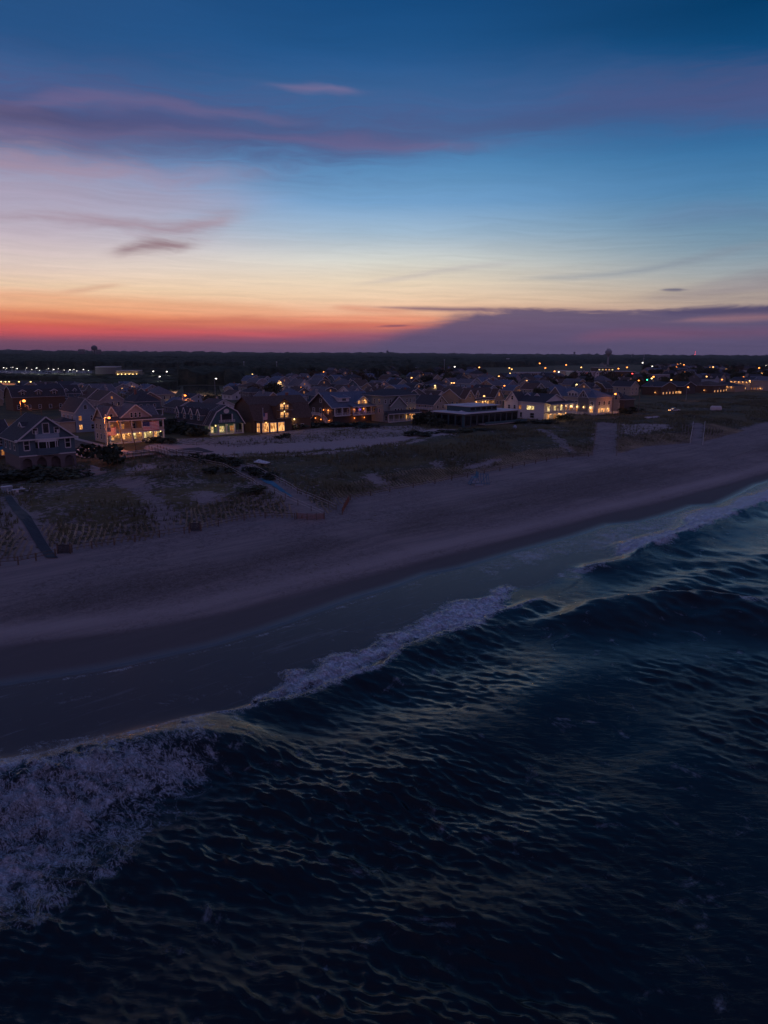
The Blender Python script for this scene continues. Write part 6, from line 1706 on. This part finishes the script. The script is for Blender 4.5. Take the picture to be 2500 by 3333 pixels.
def board(pix, label):
    p = [Pg(*q) for q in pix]; c = sum(p) / 4; r = bpy.data.objects.new('platform', None)
    b_ = MB(); z = max(q[2] for q in p) + .35
    vs = [(q[0] - c[0], q[1] - c[1], z) for q in p] + [(q[0] - c[0], q[1] - c[1], z + .12) for q in p]
    b_.add(vs, [(0, 3, 2, 1), (4, 5, 6, 7), (0, 1, 5, 4), (1, 2, 6, 5), (2, 3, 7, 6), (3, 0, 4, 7)], M['white'])
    o = empty('platform', (c[0], c[1], 0)); tag(o, label, 'platform'); b_.build('deck_board', o)
    for q in p: m_ = MB(); m_.box(q[0] - c[0] - .07, q[0] - c[0] + .07, q[1] - c[1] - .07, q[1] - c[1] + .07, q[2] - .3, z - .005, M['wood_post']); m_.build('leg', o)
board([(826, 1511), (866, 1520), (880, 1515), (842, 1507)], 'pale flat wooden platform in the dune right of the path head')

# lifeguard chairs laid together on the beach
def lifeguard():
    p = Pg(1550, 1577); r = empty('lifeguard_stand', tuple(p), radians(8)); tag(r, 'blue wooden lifeguard stand with pale panels alone on the open beach', 'lifeguard stand')
    m = M['blue_paint']; S = 1.0
    def part(nm, *a, k='bar', mm=None):
        b_ = MB(); (b_.bar if k == 'bar' else b_.box)(*a, mm or m) if k == 'box' else b_.bar(a[0], a[1], a[2], mm or m, n=5); return b_.build(nm, r)
    for y_ in (-.9, .9):
        part('leg', (-1.7, y_, -.1), (-.75, y_, 1.7), .07); part('leg', (.6, y_, -.1), (.1, y_, 1.7), .07)
        part('brace', (-1.4, y_, .45), (.4, y_, .45), .05); part('armrest', (-.9, y_, 2.05), (.3, y_, 2.05), .06); part('upright', (.05, y_, 1.6), (.2, y_, 3.0), .06)
    for k in range(5): part('seat_board', -.85, .1, -.9 + .37 * k, -.60 + .37 * k, 1.65, 1.72, k='box')
    for k in range(4): part('back_board', .14, .2, -.85, .85, 1.85 + .28 * k, 2.07 + .28 * k, k='box', mm=m)
    for k in range(4): part('foot_board', -1.75 + .22 * k, -1.6 + .22 * k, -.9, .9, .2 + .36 * k, .26 + .36 * k, k='box')
    for y_, z_, x_ in ((-.97, .75, -.9), (-.97, .75, .05), (-.97, 1.35, -.55)): part('panel', x_ - .32, x_ + .32, y_ - .03, y_, z_ - .2, z_ + .24, k='box', mm=M['pale_blue'])
    part('rescue_board', -.6, 1.2, -1.35, -1.1, .0, .35, k='box', mm=M['pale_blue'])
    p = Pg(1570, 1577); r2 = empty('chair_rack', tuple(p), radians(8)); tag(r2, 'open blue timber frame leaning beside the lifeguard stand', 'rack'); 
    for x_ in (-.3, .35, 1.0, 1.5): b_ = MB(); b_.bar((x_, -.5, -.1), (x_ - .12, .5, 2.5 - .1 * x_), .055, m, n=5); b_.build('upright', r2)
    for z_ in (.35, 2.3): b_ = MB(); b_.bar((-.5, -.5 + z_ * .4, z_), (1.5, -.5 + z_ * .4, z_), .05, m, n=5); b_.build('rail', r2)
    b_ = MB(); b_.bar((-.4, 0, .4), (1.3, .3, 2.2), .05, m, n=5); b_.build('brace', r2)
lifeguard()

# things at the left house and on the right-hand dunes
def terrace_things():
    p = Pg(24, 1602); r = empty('storage_box', tuple(p), COAST); tag(r, 'pale storage box beside the garden table at far left', 'box')
    b_ = MB(); b_.box(-.9, .9, -.5, .5, 0, 1.1, M['pale_blue']); b_.build('body', r); b_ = MB(); b_.box(-.95, .95, -.55, .55, 1.105, 1.2, M['trim']); b_.build('lid', r)
    p = Pg(62, 1606); r = empty('garden_table', tuple(p), COAST); tag(r, 'pale garden table among chairs near the grey path at far left', 'table')
    b_ = MB(); b_.box(-1.1, 1.1, -.5, .5, .7, .76, M['trim']); b_.build('table_top', r)
    for a in (-1, 1):
        for c in (-.42, .42): b_ = MB(); b_.box(a - .05, a + .05, c - .05, c + .05, -.2, .695, M['trim']); b_.build('leg', r)
    for i, (dx, dy, a) in enumerate(((-1.6, -.4, 0), (1.7, .2, pi), (0, 1.3, -pi / 2), (.3, -1.3, pi / 2))):
        q = empty('garden_chair', (p[0] + dx, p[1] + dy, p[2]), COAST + a); tag(q, 'pale garden chair ' + ['at the left end of', 'at the right end of', 'behind', 'in front of'][i] + ' the garden table', 'chair', 'garden chairs at far left')
        b_ = MB(); b_.box(-.25, .25, -.25, .25, .42, .47, M['trim']); b_.build('seat', q); b_ = MB(); b_.box(-.29, -.25, -.25, .25, .475, .95, M['trim']); b_.build('backrest', q)
        for u in (-.22, .22):
            for v in (-.22, .22): b_ = MB(); b_.box(u - .025, u + .025, v - .025, v + .025, -.1, .415, M['trim']); b_.build('leg', q)
    # pickup with its lamps on, stacked skiffs, round tanks
    p = Pg(2195, 1340); r = empty('pickup_truck', tuple(p), COAST + 2.6); tag(r, 'pale pickup parked on the far dune with its lamps throwing orange light', 'truck')
    b_ = MB(); b_.prism([(-2.6, .5), (2.6, .5), (2.7, 1.0), (1.5, 1.15), (1.0, 1.8), (-.4, 1.85), (-.5, 1.15), (-2.6, 1.1)], -.95, .95, 'y', M['car_pale']); b_.build('body', r)
    b_ = MB(); b_.prism([(1.38, 1.2), (.95, 1.72), (-.3, 1.76), (-.35, 1.2)], -.97, .97, 'y', M['glass']); b_.build('windows', r)
    for u in (-1.7, 1.7):
        for v in (-.9, .9): o = bpy.data.objects.new('wheel', CARS[0][2]); o.location = (u, v, .4); o.scale = (1.25, 1.25, 1.1); o.rotation_euler = (pi / 2, 0, 0); link(o, r)
    for v in (-.65, .65): b_ = MB(); b_.ball((0, 0, 0), .16, M['bulb_warm'], 6, 4); b_.build('headlight', r, (2.75, v, .85))
    light(r, (3.6, 0, .8), 260, (1, .5, .15), .2)
    for i in range(5):
        p = Pg(2106 + 8 * i, 1361 - i * .6); q = empty('upturned_skiff', tuple(p), COAST + 1.3); tag(q, f'{ORD[i] if i else "leftmost"} of five small white upturned skiffs on the dune', 'boat', 'upturned skiffs')
        b_ = MB(); n = 9; vs = []
        for k in range(n):
            t = k / (n - 1); w_ = .62 * sin(pi * (.12 + .88 * t)) ** .6 + .02
            for a in range(7): u = pi * a / 6; vs.append((-1.7 + 3.4 * t, w_ * cos(u), .65 * w_ / .62 * sin(u)))
        b_.add(vs, [(k * 7 + a, k * 7 + a + 1, k * 7 + a + 8, k * 7 + a + 7) for k in range(n - 1) for a in range(6)], M['white']); b_.build('hull', q)
        b_ = MB(); b_.box(-1.6, 1.6, -.03, .03, .62, .72, M['deck']); b_.build('keel', q)
    for i in range(5):
        p = Pg(2318 + 6 * i, 1334); q = empty('round_tank', tuple(p), COAST); tag(q, f'{ORD[i] if i else "leftmost"} of five round white tanks in a row on the far dune', 'tank', 'round tanks')
        b_ = MB(); b_.lathe([(.9, -.2), (1.0, .3), (1.0, 1.2), (.7, 1.7), (.2, 1.9)], M['white'], n=14); b_.build('shell', q); b_ = MB(); b_.lathe([(.2, 1.905), (.2, 2.1)], M['metal'], n=8); b_.build('cap', q)
    p = Pg(1676, 1396); q = empty('round_tank', tuple(p), COAST); tag(q, 'single pale round tank by the right end of the flat roofed building', 'tank')
    b_ = MB(); b_.lathe([(.5, 0), (.75, .4), (.75, .9), (.4, 1.3), (.1, 1.4)], M['pale_blue'], n=14); b_.build('shell', q); b_ = MB(); b_.lathe([(.12, 1.405), (.12, 1.55)], M['metal'], n=8); b_.build('cap', q)
terrace_things()

# ------------------------------------------------------------------ single bushes seen in the photograph
for px, py, w_, h_, k, lb in [(345, 1508, 8.5, 7.2, 0, 'big dark spreading bush between the street and the sand'), (1345, 1419, 6.5, 2.6, 0, 'round dark bush at the end of the pale sand track'), (1372, 1420, 6, 2.4, 2, 'second round dark bush right of the sand track end'),
                              (1450, 1412, 8, 1.8, 0, 'low dark hedge clump below the flat roofed building'), (1500, 1408, 8, 1.8, 1, 'low green clump below the flat roofed building'), (1560, 1404, 9, 1.8, 2, 'low dark clump below the glass terrace'), (1370, 1382, 7, 7, 0, 'tall dark bush left of the flat roofed building'), (1395, 1378, 7, 8, 2, 'tallest dark bush between porch house and flat building'), (1425, 1390, 6, 5, 0, 'dark bush touching the left end of the flat building'),
                              (1838, 1366, 7, 3, 0, 'round dark bush right of the white house'), (560, 1402, 9, 6.5, 0, 'dark bush left of the teal house porch'), (590, 1410, 8, 6, 2, 'dark bush under the teal house dormers'), (625, 1416, 8, 5, 0, 'dark bush at the long side of the teal house'), (655, 1420, 7, 3.5, 1, 'green bush by the teal house corner'), (520, 1440, 6, 3, 2, 'dark bush right of the flag house porch'), (540, 1444, 5, 2.5, 0, 'small dark bush right of the flag house'),
                              (965, 1392, 10, 3, 0, 'dark hedge right of the brown shingle house'), (1000, 1388, 9, 3, 2, 'dark hedge left of the stairs'), (1110, 1388, 11, 2.4, 0, 'dark hedge under the long veranda'), (1170, 1388, 11, 2.4, 2, 'second dark hedge under the long veranda'), (930, 1424, 3.4, 2.0, 0, 'small dark bush alone on the pale sand'), (905, 1428, 2.4, 1.6, 2, 'tiny dark bush left on the pale sand'), (250, 1548, 6, 2, 0, 'low bush on the stone terrace'), (120, 1560, 9, 3, 2, 'dark hedge below the arched house'),
                              (40, 1560, 10, 3.4, 0, 'dark hedge at the left below the arched house'), (190, 1556, 8, 2.6, 1, 'green hedge below the arched house'), (680, 1500, 6, 2.4, 0, 'dark scrub at the path head'), (715, 1504, 6, 2.4, 2, 'dark scrub right of the boardwalk end'), (760, 1515, 5, 2.0, 0, 'dark scrub beside the blue mat path head'), (820, 1540, 5, 2.2, 2, 'dark scrub inside the right path fence'), (870, 1560, 5, 2.2, 0, 'dark scrub midway along the right path fence'),
                              (700, 1540, 5, 2, 0, 'dark scrub left of the left path fence'), (830, 1600, 5, 1.6, 1, 'green scrub beside the left path fence'), (2035, 1346, 7, 4, 0, 'dark bush below the amber windows'), (2060, 1340, 7, 4, 2, 'dark bush right of the amber windows'), (1700, 1378, 9, 1.8, 0, 'low dark hedge left under the white house'), (1790, 1374, 9, 1.8, 2, 'low dark hedge right under the white house')]:
    p = Pg(px, py); shrub(p[0], p[1], p[2], w_, h_, k, lb)

# ------------------------------------------------------------------ dune grass
def dune_grass():
    rg = np.random.default_rng(3)
    pts = []
    ra = radians(-16)                    # planted rows seen end-on, running up from the dune foot
    dr = np.array([sin(ra), cos(ra)]); ac = np.array([cos(ra), -sin(ra)])
    for k in range(-170, 330):
        u = k * .86; t = np.arange(20, 330, .40)
        x0 = ac[0] * u + dr[0] * t; y0 = ac[1] * u + dr[1] * t
        wob = (vnoise(t * .25, t * 0 + k * .3, 6) - .5) * .9
        x0 = x0 + ac[0] * wob; y0 = y0 + ac[1] * wob
        s0, n0 = sn(x0, y0); dd = n0 - nl(DUNE, s0)
        L = 6 + 9 * vnoise(s0 * .06, s0 * 0, 4)
        m_ = (dd > .5) & (dd < L) & (s0 > -150) & (s0 < 290)
        pts.append(np.stack([s0[m_], n0[m_], np.full(m_.sum(), .42)], 1))
    npl = sum(len(t_) for t_ in pts)
    n = 60000
    a = rg.uniform(-190, 520, n); b_ = rg.uniform(0, 82, n) ** 1.0
    c = nl(DUNE, a) + b_ + 4
    f = fbm(a * .09, c * .09, 33, 4); keep = (f > .47) & (rg.random(n) < .2 + 1.3 * (f - .4) / .3)
    pts.append(np.stack([a[keep], c[keep], .55 + .7 * rg.random(keep.sum())], 1))
    q = np.concatenate(pts); x, y = xy(q[:, 0], q[:, 1])
    ok = ~(in_any(x, y, PATHS) | in_any(x, y, TRACK) | in_any(x, y, PATCH)); ok &= rg.random(len(x)) < np.where(in_any(x, y, ROUGH) | in_any(x, y, PATH_FAINT), .3, 1)
    for A, B, R_ in OCC[:24]: ok &= (x - A) ** 2 + (y - B) ** 2 > (R_ * .8) ** 2
    x = x[ok]; y = y[ok]; hh = q[ok, 2]; z = height(x, y) - .04; m = len(x); B = 5
    ang_ = rg.uniform(0, 2 * pi, (m, B)); lean = rg.uniform(.15, .6, (m, B)); w_ = .055
    bx = x[:, None] + .1 * np.cos(ang_); by = y[:, None] + .1 * np.sin(ang_)
    tx = bx + np.cos(ang_) * lean * hh[:, None]; ty = by + np.sin(ang_) * lean * hh[:, None]; tz = z[:, None] + hh[:, None] * rg.uniform(.7, 1.1, (m, B))
    px_ = -np.sin(ang_) * w_; py_ = np.cos(ang_) * w_
    v = np.stack([np.stack([bx + px_, by + py_, np.repeat(z[:, None], B, 1)], -1), np.stack([bx - px_, by - py_, np.repeat(z[:, None], B, 1)], -1), np.stack([tx, ty, tz], -1)], 2).reshape(-1, 3)
    f_ = np.arange(len(v)).reshape(-1, 3)
    pl_ = np.repeat(np.arange(len(q))[ok] < npl, B)
    for sel, c_, lb in ((pl_, (.33, .31, .22), 'pale tufts of beach grass planted in rows along the dune foot'), (~pl_, (.115, .120, .065), 'wild olive tufts of dune grass over the dunes')):
        f2 = f_[sel]; used = np.unique(f2); 
        me = mesh_np('dune_grass', v[used], np.searchsorted(used, f2), mat('dune_grass_blades', c_, .8, .5, .12))
        tag(link(bpy.data.objects.new('dune_grass', me)), lb, 'grass', kind='stuff')
    print('tufts', m)
dune_grass()

# ------------------------------------------------------------------ the air between the camera and the far woods
def haze():
    b = MB(); b.box(-6500, 6500, -400, 9600, -7, 130, None)
    me = bpy.data.meshes.new('haze'); me.from_pydata(b.v, [], b.f)
    m = bpy.data.materials.new('haze_air'); m.use_nodes = True; t = m.node_tree
    for n in list(t.nodes): t.nodes.remove(n)
    o = t.nodes.new('ShaderNodeOutputMaterial'); v = t.nodes.new('ShaderNodeVolumePrincipled')
    v.inputs['Density'].default_value = 0.00003; v.inputs['Color'].default_value = (.80, .84, .92, 1)
    t.links.new(v.outputs[0], o.inputs['Volume']); me.materials.append(m)
    tag(link(bpy.data.objects.new('haze', me)), kind='stuff')
haze()
